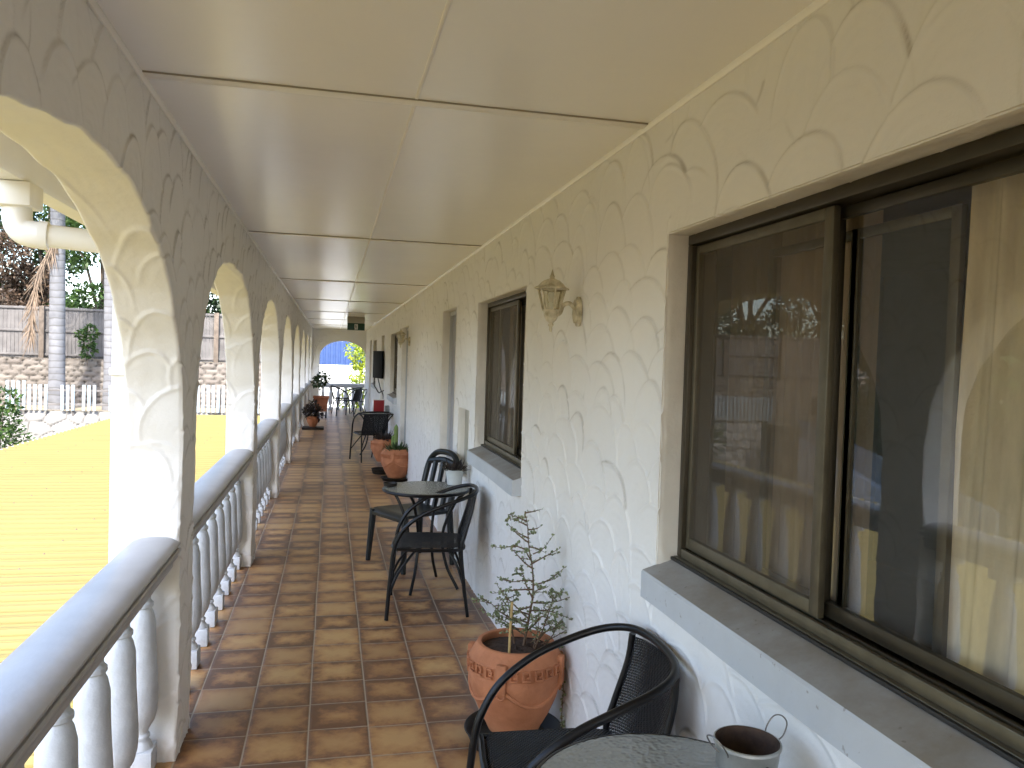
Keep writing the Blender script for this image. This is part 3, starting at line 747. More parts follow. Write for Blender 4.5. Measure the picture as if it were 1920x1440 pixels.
# ------------------------------------------------------------------ roof over the walk, eave, gutter and downpipe
rf = MB(); rf.box((-1.22, YB-.6, ZC+.034), (XR+4, YE+.9, ZC+.16)); tag(rf.build('roof', M['soffit']), 'low roof slab covering the walk and rooms', 'roof')
ev = empty('eave', (-.95, 9, 2.3), 0, 'cream eave lining with white gutter and downpipe outside the nearest arch', 'eave')
def evo(m, name, mat): o = m.build(name, mat, ev); o.location = (.95, -9, -2.3); return o
s = MB(); s.box((-1.10, YB, 2.325), (XO-.003, YE+.5, 2.345), .002); evo(s, 'soffit', M['soffit'])
s = MB(); gp = [(-1.10, 2.335), (-1.098, 2.222), (-1.11, 2.205), (-1.20, 2.205), (-1.222, 2.222), (-1.225, 2.335), (-1.235, 2.345), (-1.22, 2.35), (-1.09, 2.35)]
s.prism(gp, YB, YE+.5, 'y'); evo(s, 'gutter', M['white_paint'])
s = MB(); s.box((-1.212, 3.22, 2.115), (-1.085, 3.36, 2.203), .006)
s.tube(spline([(-1.15, 3.29, 2.14), (-1.15, 3.29, 2.07), (-1.135, 3.29, 2.035), (-1.10, 3.29, 2.02), (-1.05, 3.29, 2.018)], 6), .050, 16)
s.tube([(-1.055, 3.29, 2.018), (-.93, 3.31, 2.012), (-.80, 3.335, 2.006)], .043, 16)
s.tube([(-1.075, 3.288, 2.0185), (-1.045, 3.292, 2.0175)], .0535, 16)
s.tube(spline([(-.83, 3.33, 2.008), (-.795, 3.335, 2.0), (-.788, 3.335, 1.96), (-.788, 3.335, 1.9)], 6), .043, 16)
s.box((-.825, 3.30, .001), (-.752, 3.37, 1.92), .008)
for z in (.35, 1.5): s.box((-.829, 3.285, z), (-.7515, 3.385, z+.03), .003)
evo(s, 'downpipe', M['white_paint'])

# ------------------------------------------------------------------ yellow ribbed roof beside the walk
RX0, RX1, RY0, RY1, RZ = -.88, -6.75, -8.0, 28.8, -.60
yr = empty('ribbed_roof', (-3.8, 10, RZ), 0, 'big yellow ribbed steel roof just below the balustrade', 'roof')
prof = []
y = RY0
while y < RY1:
    prof += [(y, 0), (y+.075, 0), (y+.082, .005), (y+.097, .005), (y+.104, 0), (y+.166, 0), (y+.173, .005), (y+.188, .005), (y+.195, 0), (y+.226, 0), (y+.245, 0), (y+.261, .032), (y+.285, .032), (y+.2995, 0)]
    y += .30
prof = np.array(prof); xs = np.array([RX0, -2.4, -4.3, RX1])
P = np.zeros((len(xs), len(prof), 3)); P[..., 0] = xs[:, None]+3.8; P[..., 1] = prof[None, :, 0]-10; P[..., 2] = prof[None, :, 1]
gm_ = np.zeros(P.shape[:2]); gm_[:, 10::14] = 1; gm_[:, 13::14] = .8; gm_[:, 0::14] = .8  # weights for the painted shade lines along each rib base
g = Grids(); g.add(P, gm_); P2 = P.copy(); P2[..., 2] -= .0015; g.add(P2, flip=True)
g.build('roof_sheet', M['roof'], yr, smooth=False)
s = MB()
yy = RY0+.273
while yy < RY1:
    for x in (-1.6, -2.9, -4.2, -5.5, -6.5):
        if random.random() < .8: s.lathe([(.012, .0315), (.012, .036), (.006, .042), (.0055, .047)], (x+3.8+random.uniform(-.02, .02), yy-10, 0), 6)
    yy += .30*2
s.build('roof_screw', M['trunk'], yr).data.name = 'roof_screws'
s = MB(); s.box((RX1+3.8-.10, RY0-10, -.14), (RX1+3.8-.03, RY1-10, -.012), .01); s.build('gutter', M['white_paint'], yr)
s = MB(); s.box((RX1+3.8, RY0-10, -.25), (RX0+3.8, RY1-10, -.20)); s.build('lining', M['plaster'], yr)
for y in (-6, -1, 4, 9, 14, 19, 24, 28):
    s = MB(); s.box((RX1+3.8+.2, y-10, -2.6), (RX1+3.8+.3, y-10+.1, -.252), .004); s.build('post', M['white_paint'], yr)

# ------------------------------------------------------------------ ground, terraces and boundary walls
GZ = -3.2
s = MB(); s.face([(-900, -900, GZ), (900, -900, GZ), (900, 900, GZ), (-900, 900, GZ)]); tag(s.build('ground', M['ground']), kind='structure')
def terrain_box(name, lo, hi):
    s = MB(); s.box(lo, hi); return tag(s.build(name, M['ground']), kind='structure')
terrain_box('terrace_ground', (-40, 30.35, GZ+.01), (-.5, 34.1, -.62))
terrain_box('terrace_ground', (-60, 34.12, GZ+.02), (30, 80, 1.15))
terrain_box('terrace_ground', (-60, -30, GZ+.015), (-15.6, 30.3, -.66))
# building below the walk
s = MB(); s.box((XO-.03, YB-.3, GZ+.004), (XR+4, YE+1.2, -.452)); tag(s.build('lower_storey', M['plaster']), 'white lower storey of the motel beneath the walk', 'building')

def stone_wall(name, x0, x1, z0, z1, ybase, lean, size, mat, label, courses=False, seed=3):
    g_ = np.random.default_rng(seed); rs = .05; nx, nz = int((x1-x0)/rs), int((z1-z0)/rs)
    X, Z = np.meshgrid(np.linspace(x0, x1, nx), np.linspace(z0, z1, nz), indexing='ij')
    pts = []
    sx, sz = (size*1.5, size) if not courses else (size*2.0, size*.75)
    j = 0; z = z0-sz
    while z < z1+sz:
        x = x0-sx+(j % 2)*sx/2
        while x < x1+sx:
            pts.append((x+g_.normal(0, sx*.16), z+g_.normal(0, sz*(.14 if not courses else .04)))); x += sx
        z += sz; j += 1
    pts = np.array(pts); d1 = np.full(X.shape, 9e9); d2 = d1.copy(); idx = np.zeros(X.shape, int)
    for i, (px, pz) in enumerate(pts):
        i0, i1 = max(0, int((px-x0-2*sx)/rs)), min(nx, int((px-x0+2*sx)/rs)+1); j0, j1 = max(0, int((pz-z0-2*sz)/rs)), min(nz, int((pz-z0+2*sz)/rs)+1)
        if i1 <= i0 or j1 <= j0: continue
        q = np.hypot((X[i0:i1, j0:j1]-px)/sx, (Z[i0:i1, j0:j1]-pz)/sz)
        a, b = d1[i0:i1, j0:j1], d2[i0:i1, j0:j1]; c = idx[i0:i1, j0:j1]
        nb = np.where(q < a, a, np.minimum(b, q)); c[q < a] = i; d1[i0:i1, j0:j1] = np.minimum(a, q); d2[i0:i1, j0:j1] = nb
    e_ = np.clip((d2-d1)/.28, 0, 1); tone = g_.random(len(pts))[idx]
    Y = ybase+lean*(Z-z0) - .10*np.sqrt(e_)
    P = np.stack([X, Y, Z], -1)
    o_ = np_mesh(name, P.reshape(-1, 3), (lambda ix: np.stack([ix[:-1, :-1], ix[1:, :-1], ix[1:, 1:], ix[:-1, 1:]], -1).reshape(-1, 4))(np.arange(nx*nz).reshape(nx, nz)), mat, None, True, {'joint': np.clip(1-e_*2.2, 0, 1), 'tone': tone})
    return tag(o_, label, 'wall')
stone_wall('retaining_wall', -30, -1.5, GZ, -.60, 29.35, .33, .40, M['pitch_stone'], 'pale pitched stone retaining wall sloping up behind the yellow roof')
stone_wall('terrace_wall', -30, -.5, -.62, 1.18, 33.9, .05, .27, M['block_stone'], 'brown coursed stone terrace wall below the grey paling fence', True, 5)

def pickets(name, p0, p1, z0, h, label, gaps=(), pitch=.17, wd=.10, jog=None, stub=.0):
    d = Vector((p1[0]-p0[0], p1[1]-p0[1], 0)); ln = d.length; a = math.atan2(d.y, d.x)
    e = empty(name, (p0[0], p0[1], z0), a, label, 'fence')
    s = MB(); u = 0
    while u < ln:
        if not any(g0 < u < g1 for g0, g1 in gaps):
            top = h + (jog(u) if jog else 0) + random.uniform(-.012, .012)
            rot = Matrix.Rotation(R(random.uniform(-.8, .8)), 3, 'Y')
            s.box((u-wd/2, -.012, .03), (u+wd/2, .012, top), .004, rot, 1)
        u += pitch
    s.build('picket_panel', M['picket'], e)
    for z in (.2, h*.75):
        s = MB(); s.box((0, .0135, z), (ln, .05, z+.07), .004); s.build('rail', M['paling'], e)
    u = .1
    while u < ln:
        s = MB(); s.box((u-.04, .052, -.2), (u+.04, .13, h*.92), .004); s.build('post', M['paling'], e); u += 2.4
    return e
jog = lambda u: (.11 if u < 5.9 else 0) if u < 10.2 else .09
pickets('picket_fence', (-16, 30.0), (-1.5, 30.0), -.60, .92, 'pale blue picket fence with gaps, on top of the pitched stone wall', gaps=[(3.95, 4.3), (6.55, 6.8), (7.45, 7.62), (8.15, 8.38), (5.0, 5.12)], jog=jog)
pickets('picket_fence', (-7.1, 9.35), (-16.2, 28.3), -1.0, .68, 'pale picket fence running along the left side of the yard', pitch=.15)
s = MB(); s.prism([(-6.95, 9.3), (-7.1, 9.2), (-16.4, 28.4), (-16.2, 28.5)], GZ, -1.01, 'z')
tag(s.build('boundary_wall', M['wall_white']), 'low white wall carrying the side picket fence', 'wall')

pf = empty('paling_fence', (-14, 34.3, 1.15), 0, 'tall weathered grey paling fence above the terrace wall', 'fence')
s = MB(); u = -28
while u < 14.5:
    s.box((u, -.012+random.uniform(-.004, .004), .03+random.uniform(0, .03)), (u+.128, .012, 2.02+random.uniform(-.02, .02)), .003, None, 1); u += .135
s.build('paling_panel', M['paling'], pf)
for z in (.12, 1.05, 1.93):
    s = MB(); s.box((-28, -.06, z), (14.5, -.014, z+.09), .004); s.build('rail', M['paling'], pf)
for u in (-11.6, -8.3, -5, -2.0, 1.0, 2.95, 6.2, 9.4, 12.4):
    s = MB(); s.box((u-.09, -.17, -.2), (u+.09, -.062, 2.06), .006); s.build('post', M['trunk'], pf)
# far end: white wall and blue sheet wall
s = MB(); s.box((-1.0, 30.0, GZ), (9, 30.25, 1.22), .01); s.box((-1.05, 29.96, 1.222), (9, 30.29, 1.27), .01)
tag(s.build('boundary_wall', M['wall_white']), 'bright white boundary wall beyond the end arch', 'wall')
prof = []; x = -1.6
while x < 10:
    prof += [(x, 0), (x+.09, 0), (x+.11, -.035), (x+.15, -.035), (x+.17, 0)]; x += .2
prof = np.array(prof); zz = np.array([GZ, 1.0, 5.0]); P = np.zeros((len(prof), 3, 3)); P[..., 0] = prof[:, :1]; P[..., 1] = 32.5+prof[:, 1:]; P[..., 2] = zz[None]
g = Grids(); g.add(P); P3 = P.copy(); P3[..., 1] += .002; g.add(P3, flip=True)
o = g.build('sheet_metal_wall', M['blue_wall'], None, smooth=False); tag(o, 'blue ribbed sheet metal wall rising behind the white wall', 'wall')

# ------------------------------------------------------------------ vegetation
def leaves_mesh(centers, radii, n, size, seed, asp=.45, shell=.6, squash=1.0, droop=0):
    g = np.random.default_rng(seed); centers = np.asarray(centers, float); radii = np.asarray(radii, float)
    w_ = radii**2; k = g.choice(len(centers), n, p=w_/w_.sum())
    v = g.normal(size=(n, 3)); v /= np.linalg.norm(v, axis=1)[:, None]
    rr = shell+(1-shell)*g.random(n)**.6; rr = np.where(g.random(n) < .12, rr*1.12, rr)
    c = centers[k]+v*(radii[k]*rr)[:, None]*np.array([1, 1, squash])
    d = v+g.normal(0, .7, (n, 3)); d[:, 2] -= droop; d /= np.linalg.norm(d, axis=1)[:, None]
    t = np.cross(d, g.normal(size=(n, 3))); t /= np.linalg.norm(t, axis=1)[:, None]
    s = size*g.uniform(.6, 1.4, n)[:, None]
    mid = d*s
    V = np.stack([c, c+mid*.5+t*s*asp*.5, c+mid, c+mid*.5-t*s*asp*.5], 1).reshape(-1, 3)
    return V, np.arange(4*n).reshape(n, 4)
def tree(name, loc, h, crown, n, size, mat, label, seed, trunk_r=.14, group=None, cat='tree', asp=.5, squash=1.0, droop=0):
    e = empty(name, loc, 0, label, cat, group); g = random.Random(seed)
    V, F = leaves_mesh([c[:3] for c in crown], [c[3] for c in crown], n, size, seed, asp, .45, squash, droop)
    np_mesh('crown', V, F, mat, e, smooth=False)
    s = MB(); top = Vector(crown[0][:3])
    s.tube(spline([(0, 0, -.2), (g.uniform(-.1, .1)*h*.3, g.uniform(-.1, .1), h*.3), tuple(top)], 6), [trunk_r*(1-.7*i/12) for i in range(13)], 8)
    for c in crown[1:]:
        s.tube(spline([(0, 0, h*.25), ((c[0])*.5, c[1]*.5, h*.25+(c[2]-h*.25)*.6), c[:3]], 4), [trunk_r*.5*(1-.75*i/8) for i in range(9)], 6)
    s.build('trunk', M['trunk'], e)
    return e
def crown_balls(h, r, k, seed, lo=.35):
    g = random.Random(seed); out = [(0, 0, h*.8, r*.6)]
    for _ in range(k):
        a = g.uniform(0, 6.28); q = r*g.uniform(.25, .9)
        out.append((q*math.cos(a), q*math.sin(a), h*g.uniform(lo, .95), r*g.uniform(.28, .5)))
    return out
back_trees = [(-33, 33, 12, 4.4, 'leaf_dark', 'tall dark tree well off to the left, outermost of the row'), (-28.5, 36.0, 12, 4.2, 'leaf_dark', 'tall dark tree second from the outer end of the row'), (-24, 38.5, 12, 4.0, 'leaf_mid', 'tall green tree third from the outer end of the row'), (-19.5, 38.5, 9, 3.2, 'leaf_dark', 'dark broad tree next left of the dense dark one behind the paling fence'), (-15.2, 37.4, 8.5, 2.8, 'leaf_dark', 'dense dark tree behind the fence, left of the first palm'),
              (-12.3, 39, 9.5, 2.8, 'leaf_mid', 'leafy green tree rising behind the first palm'), (-9.8, 37.2, 7.5, 2.4, 'leaf_mid', 'green tree behind the fence between the two palms'),
              (-7.2, 38.5, 9, 2.8, 'leaf_dark', 'dark tree behind the second palm'), (-4.0, 38, 8, 2.6, 'leaf_dark', 'dark tree seen through the second arch')]
for i, (x, y, h, r, mt, lab) in enumerate(back_trees):
    tree('broad_tree', (x, y, 1.15), h, crown_balls(h, r, 12, i+20, .12), 12000, .20, M[mt], lab, i+40, .2, 'trees behind the paling fence')
tree('dry_tree', (-13.2, 36.2, 1.15), 5, crown_balls(5.2, 1.8, 8, 77, .2), 9000, .16, M['leaf_brown'], 'brown dried-out shrubby tree tangled above the paling fence', 78, .1, droop=.8)
side_trees = [(-9.6, 7.6), (-11.4, 11.5), (-13.2, 15.2), (-15.2, 19), (-17.2, 22.8), (-19.2, 27)]
for i, (x, y) in enumerate(side_trees):
    tree('broad_tree', (x, y, GZ), 8.5, crown_balls(8.5+i % 3, 2.6, 12, i+120, .22), 9000, .24, M['leaf_dark' if i % 2 else 'leaf_mid'], 'green tree behind the side picket fence, %s along the row' % ordinals[i], i+140, .2, 'trees behind the side fence')
tree('leafy_bush', (-8.95, 24.4, GZ), 3.2, [(0, 0, 2.75, .55), (-.3, .2, 2.2, .7), (.35, -.1, 2.1, .55), (.1, .1, 3.25, .42), (-.5, 0, 3.0, .5), (-1.0, 0, 2.4, .8)], 2600, .13, M['leaf_mid'], 'green bush between the yellow roof edge and the stone wall', 61, .05, cat='bush')
tree('fence_shrub', (-9.25, 33.6, 1.1), .9, [(0, 0, .75, .26), (.1, 0, 1.15, .26), (-.18, 0, 1.0, .2), (.05, 0, .4, .24)], 420, .16, M['leaf_mid'], 'small green shrub growing against the paling fence by the palm', 62, .02, cat='shrub')
tree('lime_tree', (.95, 27.0, GZ), 4.6, [(0, 0, 4.75, .34), (-.18, 0, 5.0, .32), (.25, .1, 4.9, .36), (.1, 0, 5.2, .3), (.4, 0, 4.4, .4), (-.1, .1, 4.2, .25)], 1500, .11, M['leaf_lime'], 'bright lime green tree in front of the blue wall', 63, .05)
tree('lime_bush', (.75, 26.0, GZ), 3.0, [(0, 0, 3.6, .38), (.25, 0, 3.9, .36), (-.2, 0, 3.3, .34), (.4, 0, 3.3, .4)], 1100, .10, M['leaf_lime'], 'yellow-green bush in front of the white wall, below the lime tree', 64, .04, cat='bush')

def palm(loc, h, r0, r1, lab, seed, lean=(0, 0)):
    e = empty('palm_tree', loc, 0, lab, 'palm', 'pale trunked palms'); g = random.Random(seed)
    s = MB(); n = 26
    s.tube([(lean[0]*(i/n)**1.3, lean[1]*(i/n), h*i/n) for i in range(n+1)], [r0+(r1-r0)*(i/n)+(.05*max(0, 1-i/4)) for i in range(n+1)], 18); s.build('trunk', M['palm'], e)
    top = Vector((lean[0], lean[1], h))
    s = MB(); s.tube([top-Vector((0, 0, .1)), top+Vector((0, 0, .9)), top+Vector((0, 0, 1.5))], [r1*.95, r1*.8, .05], 12); s.build('crownshaft', M['leaf_mid'], e)
    for k in range(13):
        a = k*2.4+g.uniform(-.2, .2); ln = g.uniform(2.4, 3.2); el = g.uniform(.1, 1.1)
        base = top+Vector((0, 0, 1.3)); dirn = Vector((math.cos(a), math.sin(a), 0)); pts = []
        for i in range(13):
            q = i/12; pts.append(base+dirn*ln*q*math.cos(el*.6)+Vector((0, 0, ln*(math.sin(el)*q-1.15*q*q))))
        f = MB(); f.tube(pts, [.022*(1-.8*i/12) for i in range(13)], 5)
        for i in range(1, 48):
            q = i/48*12; j = min(11, int(q)); p = pts[j].lerp(pts[j+1], q-j); tg = (pts[j+1]-pts[j]).normalized(); sd_ = tg.cross(Vector((0, 0, 1))).normalized()
            l2 = .62*math.sin(math.pi*min(1, .12+.86*i/48))
            for sg in (-1, 1):
                tip = p+sd_*sg*l2*.8+tg*l2*.45-Vector((0, 0, l2*(.35+g.uniform(0, .35)))); f.face([p-tg*.012, p+(tip-p)*.5+tg*.02, tip, p+(tip-p)*.5-tg*.02])
        f.build('frond', M['leaf_mid'], e)
    return e
palm((-9.60, 31.3, -.62), 7.4, .275, .235, 'ringed grey palm trunk left of the small fence shrub', 3, (-.05, 0))
palm((-7.82, 31.3, -.62), 8.2, .235, .20, 'ringed grey palm trunk close beside the nearest white pier', 4, (-.12, 0))
fr_ = MB(); g = random.Random(9)
P0 = spline([(-9.45, 31.0, 5.7), (-9.75, 30.95, 5.1), (-10.15, 30.9, 4.1), (-10.3, 30.9, 2.9), (-10.3, 30.9, 2.0)], 6)
fr_.tube(P0, [.05*(1-.7*i/len(P0)) for i in range(len(P0))], 6)
for i in range(160):
    p = P0[int(len(P0)*(.1+.88*i/160))]; dx = g.uniform(-.75, .35); l2 = g.uniform(.4, 1.0)
    tip = p+Vector((dx*.6, g.uniform(-.15, .2), -l2)); fr_.face([p, p.lerp(tip, .4)+Vector((.02, 0, 0)), tip, p.lerp(tip, .4)-Vector((.02, 0, 0))])
tag(fr_.build('dead_frond', M['frond_dry']), 'dry brown palm frond hanging beside the left palm trunk', 'frond')

# ------------------------------------------------------------------ wall lamps
def wall_lamp(y, z, label):
    """cream six-sided coach lantern on a scrolled bracket; local +X points out of the wall"""
    e = empty('wall_lamp', (XR-.004, y, z), R(180), label, 'wall lamp', 'coach lamps on the stucco wall')
    s = MB()
    n = 22; prof_ = [(.038*math.cos(2*math.pi*i/n), -.01+.062*math.sin(2*math.pi*i/n)) for i in range(n)]
    s.prism(prof_, 0, .012, 'x'); s.prism([(a*.78, -.01+(b+.01)*.8) for a, b in prof_], .0121, .022, 'x'); s.build('back_plate', M['lamp_cream'], e)
    s = MB(); s.tube(spline([(.018, 0, .0), (.045, 0, .022), (.072, 0, .012), (.085, 0, -.02), (.112, 0, -.022)], 6), .009, 10); s.build('arm', M['lamp_cream'], e)
    cx = .122
    s = MB(); s.lathe([(.004, -.098), (.007, -.088), (.006, -.078), (.012, -.070), (.008, -.062), (.022, -.050), (.032, -.030), (.034, -.014), (.036, -.010)], (cx, 0, 0), 12); s.build('base_cup', M['lamp_cream'], e)
    hx = lambda r, z_: [(cx+r*math.cos(math.pi/6+k*math.pi/3), r*math.sin(math.pi/6+k*math.pi/3), z_) for k in range(6)]
    lo_, hi_ = hx(.034, -.010), hx(.057, .075)
    s = MB()
    for k in range(6): s.tube([lo_[k], hi_[k]], .0042, 6)
    s.tube(lo_, .004, 6, closed=True); s.tube(hi_, .004, 6, closed=True); s.build('cage', M['lamp_cream'], e)
    s = MB(); l2, h2 = hx(.032, -.008), hx(.054, .073)
    for k in range(6): s.face([l2[k], l2[(k+1) % 6], h2[(k+1) % 6], h2[k]])
    s.build('lantern_glass', M['lamp_glass'], e, smooth=False, keep=True)
    s = MB(); s.lathe([(.013, -.008), (.013, .02), (.010, .022), (.014, .03), (.017, .045), (.014, .06), (.002, .066)], (cx, 0, 0), 12); s.build('bulb', M['white_pot'], e)
    s = MB(); s.lathe([(.055, .076), (.073, .076), (.075, .081), (.060, .088), (.048, .101), (.034, .112), (.018, .118), (.008, .122)], (cx, 0, 0), 6, True)
    s.build('lantern_roof', M['lamp_cream'], e, ang=25)
    s = MB(); s.lathe([(.008, .122), (.012, .128), (.008, .134), (.005, .144), (.001, .158)], (cx, 0, 0), 10); s.build('finial', M['lamp_cream'], e)
wall_lamp(3.13, 1.825, 'cream coach lamp between the two nearest windows')
wall_lamp(10.35, 1.83, 'cream coach lamp farther along, just before the second door')

# ------------------------------------------------------------------ exit sign
e = empty('exit_sign', (.465, 16.0, 2.26), 0, 'green and grey exit sign hanging under the ceiling', 'exit sign')
s = MB(); s.box((-.17, -.035, .005), (.17, .035, .128), .004); s.build('sign_housing', M['sign_box'], e)
s = MB(); s.box((-.17, -.012, -.135), (.17, .012, .004), .003); s.build('sign_panel', M['sign_green'], e)
s = MB()   # running figure and doorway
yq = -.0135
s.box((-.03, yq-.001, -.12), (.035, yq, -.012), 0); s.build('doorway_mark', M['white_card'], e)
s = MB(); s.lathe([(.001, -.001), (.010, -.001), (.010, .001), (.001, .001)], (0, 0, 0), 12)
for v in s.b.verts: v.co = Vector((v.co.x-.004, yq-.0025+v.co.z*.5, v.co.y-.034))
for a, b, r_ in (((-.004, -.047), (.000, -.078), .009), ((0, -.078), (-.018, -.096), .006), ((-.018, -.096), (-.026, -.112), .005), ((0, -.078), (.016, -.094), .006), ((.016, -.094), (.012, -.114), .005), ((-.004, -.05), (-.02, -.066), .004), ((-.004, -.05), (.014, -.062), .004)):
    s.tube([(a[0], yq-.0025, a[1]), (b[0], yq-.0025, b[1])], r_*.7, 6)
s.build('running_figure_mark', M['sign_green'], e)

# ------------------------------------------------------------------ furniture
def wicker_chair(loc, rz, label):
    """black tube-frame bistro chair; local +Y is the way it faces"""
    e = empty('bistro_chair', loc, rz, label, 'chair', 'black wicker bistro chairs'); tr = .0125
    s = MB()
    half = [(.245, .235, .385), (.247, .215, .475), (.255, .155, .575), (.262, .05, .655), (.262, -.07, .708), (.245, -.175, .745), (.19, -.245, .765), (.10, -.275, .772), (0, -.282, .774)]
    loop = half + [(-x, y, z) for x, y, z in half[-2::-1]]
    s.tube(spline(loop, 6), tr, 10); s.build('arm_rail', M['black_metal'], e)
    for sg in (-1, 1):
        s = MB(); s.tube(spline([(sg*.262, .262, .004), (sg*.255, .250, .2), (sg*.245, .235, .386)], 5), tr, 10); s.build('leg', M['black_metal'], e)
        s = MB(); s.tube(spline([(sg*.205, -.235, .004), (sg*.200, -.205, .22), (sg*.197, -.185, .43), (sg*.192, -.205, .52), (sg*.182, -.245, .66), (sg*.175, -.255, .75)], 5), .011, 10); s.build('leg', M['black_metal'], e)
    s = MB()
    fr = [(.215, .215, .430), (.225, .0, .424), (.195, -.185, .424), (0, -.20, .424), (-.195, -.185, .424), (-.225, 0, .424), (-.215, .215, .430), (0, .235, .432)]
    s.tube([Vector(p) for p in spline(fr+fr[:1], 4)][:-1], .0105, 8, closed=True)
    for sg in (-1, 1):
        s.tube(spline([(sg*.252, .245, .17), (sg*.19, .20, .27), (sg*.12, .1, .395), (sg*.10, .06, .418)], 4), .0085, 8)
        s.tube(spline([(sg*.200, -.205, .20), (sg*.16, -.16, .32), (sg*.11, -.1, .41)], 4), .0085, 8)
    s.build('seat_frame', M['black_metal'], e)
    # woven seat, sagging, wrapped over the front
    u = np.linspace(-1, 1, 21); v = np.linspace(0, 1, 19); U, W = np.meshgrid(u, v, indexing='ij')
    wid = .212+.010*np.sin(W*math.pi)-.02*W; y_ = .232-.425*W-.02*U*U*(1-W); z_ = .440-.018*(1-U*U)*np.sin(math.pi*W)-.03*np.clip((.06-W)/.06, 0, 1)
    g = Grids(); g.add(np.stack([U*wid, y_, z_], -1)); P_ = np.stack([U*wid, y_, z_-.006], -1); g.add(P_, flip=True); g.build('seat', M['wicker'], e)
    v = np.linspace(0, 1, 21); U, W = np.meshgrid(u, v, indexing='ij')
    z_ = .435+W*.318-.012*U*U*W; yb = -.185-.075*W**.9-.022*(1-U*U); wid = .192-.015*W
    g = Grids(); g.add(np.stack([U*wid, yb, z_], -1)); g.add(np.stack([U*wid, yb-.005, z_], -1), flip=True); g.build('backrest', M['wicker'], e)
    return e
ch = wicker_chair((.690, 2.155, 0), R(88), 'black wicker chair nearest the viewer, behind the glass table, half hidden')
def dup(src, loc, rz, label):
    c = copy_tree(src); c.location = loc; c.rotation_euler = (0, 0, rz); c['label'] = label; return c
dup(ch, (.655, 5.02, 0), R(83), 'black wicker chair on the near side of the mid table')
dup(ch, (.63, 12.30, 0), R(12), 'black wicker chair in front of the table with the red box')
dup(ch, (.52, 21.5, 0), R(60), 'black wicker chair by the far end table, nearer one')
dup(ch, (.28, 22.6, 0), R(-90), 'black wicker chair left of the far end table')

def bistro_table(loc, rad, h, label, spin=0):
    e = empty('bistro_table', loc, spin, label, 'table', 'round glass topped tables')
    s = MB(); s.lathe([(rad-.018, h-.009), (rad-.004, h-.0045), (rad-.0185, h-.0012), (rad-.03, h-.0008), (.001, h)], (0, 0, 0), 64); s.build('glass_top', M['table_glass'], e)
    s = MB(); s.tube([((rad-.006)*math.cos(2*math.pi*k/64), (rad-.006)*math.sin(2*math.pi*k/64), h-.014) for k in range(64)], .0115, 8, closed=True); s.build('rim', M['black_metal'], e)
    for k in range(4):
        a = R(45+90*k); c_, s_ = math.cos(a), math.sin(a)
        s = MB(); s.tube(spline([(c_*(rad-.02), s_*(rad-.02), h-.022), (c_*(rad-.09), s_*(rad-.09), h-.10), (c_*.13, s_*.13, h*.55), (c_*.16, s_*.16, h*.25), (c_*(rad-.05), s_*(rad-.05), .004)], 5), .011, 8); s.build('leg', M['black_metal'], e)
    s = MB(); s.tube([(.125*math.cos(2*math.pi*k/32), .125*math.sin(2*math.pi*k/32), h*.5) for k in range(32)], .007, 6, closed=True); s.build('brace_ring', M['black_metal'], e)
    return e
tb = bistro_table((.712, 1.495, 0), .302, .70, 'round pebbled glass table at the bottom right with a tin bucket on it')
def dupt(loc, label, spin): c = copy_tree(tb); c.location = loc; c.rotation_euler = (0, 0, spin); c['label'] = label; return c
dupt((.672, 5.50, 0), 'round glass table between the wicker chair and the plastic chair', .3)
dupt((.735, 12.95, 0), 'round black table carrying the red box', .5)
dupt((.80, 22.5, 0), 'small table before the end arch', .2)

# plastic chair
e = empty('plastic_chair', (.655, 6.15, 0), R(118), 'dark green plastic chair with slatted arched back behind the mid table', 'chair')
s = MB()
u = np.linspace(-1, 1, 17); v = np.linspace(0, 1, 17); U, W = np.meshgrid(u, v, indexing='ij')
zt = .425-.012*(1-U*U)*np.sin(W*math.pi)-.03*np.clip((.12-W)/.12, 0, 1)**2; yt = .245-.45*W; xt = U*(.235-.03*W)
g = Grids(); g.add(np.stack([xt, yt, zt], -1)); g.add(np.stack([xt, yt, zt-.022], -1), flip=True)
ring = lambda sel: g.add(np.stack([np.stack([sel(xt), sel(yt), sel(zt)], -1), np.stack([sel(xt), sel(yt), sel(zt)-.022], -1)], 0))
ring(lambda q: q[:, 0]); ring(lambda q: q[:, -1]); ring(lambda q: q[0]); ring(lambda q: q[-1])
g.build('seat', M['black_plastic'], e)
for x, y in ((-.225, .225), (.225, .225), (-.20, -.20), (.20, -.20)):
    s = MB(); sx, sy = (1 if x > 0 else -1), (1 if y > 0 else -1)
    s.tube([(x, y, .415), (x+sx*.015, y+sy*.012, .2), (x+sx*.028, y+sy*.022, .003)], [.028, .024, .02], 8); s.build('leg', M['black_plastic'], e)
bp = lambda x, k: (x, -.195-.10*k, .41+.445*k)
s = MB(); arcp = [bp(-.19, 0), bp(-.205, .4), bp(-.19, .78), bp(-.12, .96), bp(0, 1.0), bp(.12, .96), bp(.19, .78), bp(.205, .4), bp(.19, 0)]
s.tube(spline(arcp, 6), .024, 10); s.tube(spline([bp(-.185, .80), bp(0, .86), bp(.185, .80)], 5), .024, 8); s.build('backrest_frame', M['black_plastic'], e)
for x in (-.10, 0, .10):
    s = MB(); s.tube([bp(x, 0), bp(x*1.05, .45), bp(x, .86)], [.022, .020, .022], 8); s.build('slat', M['black_plastic'], e)

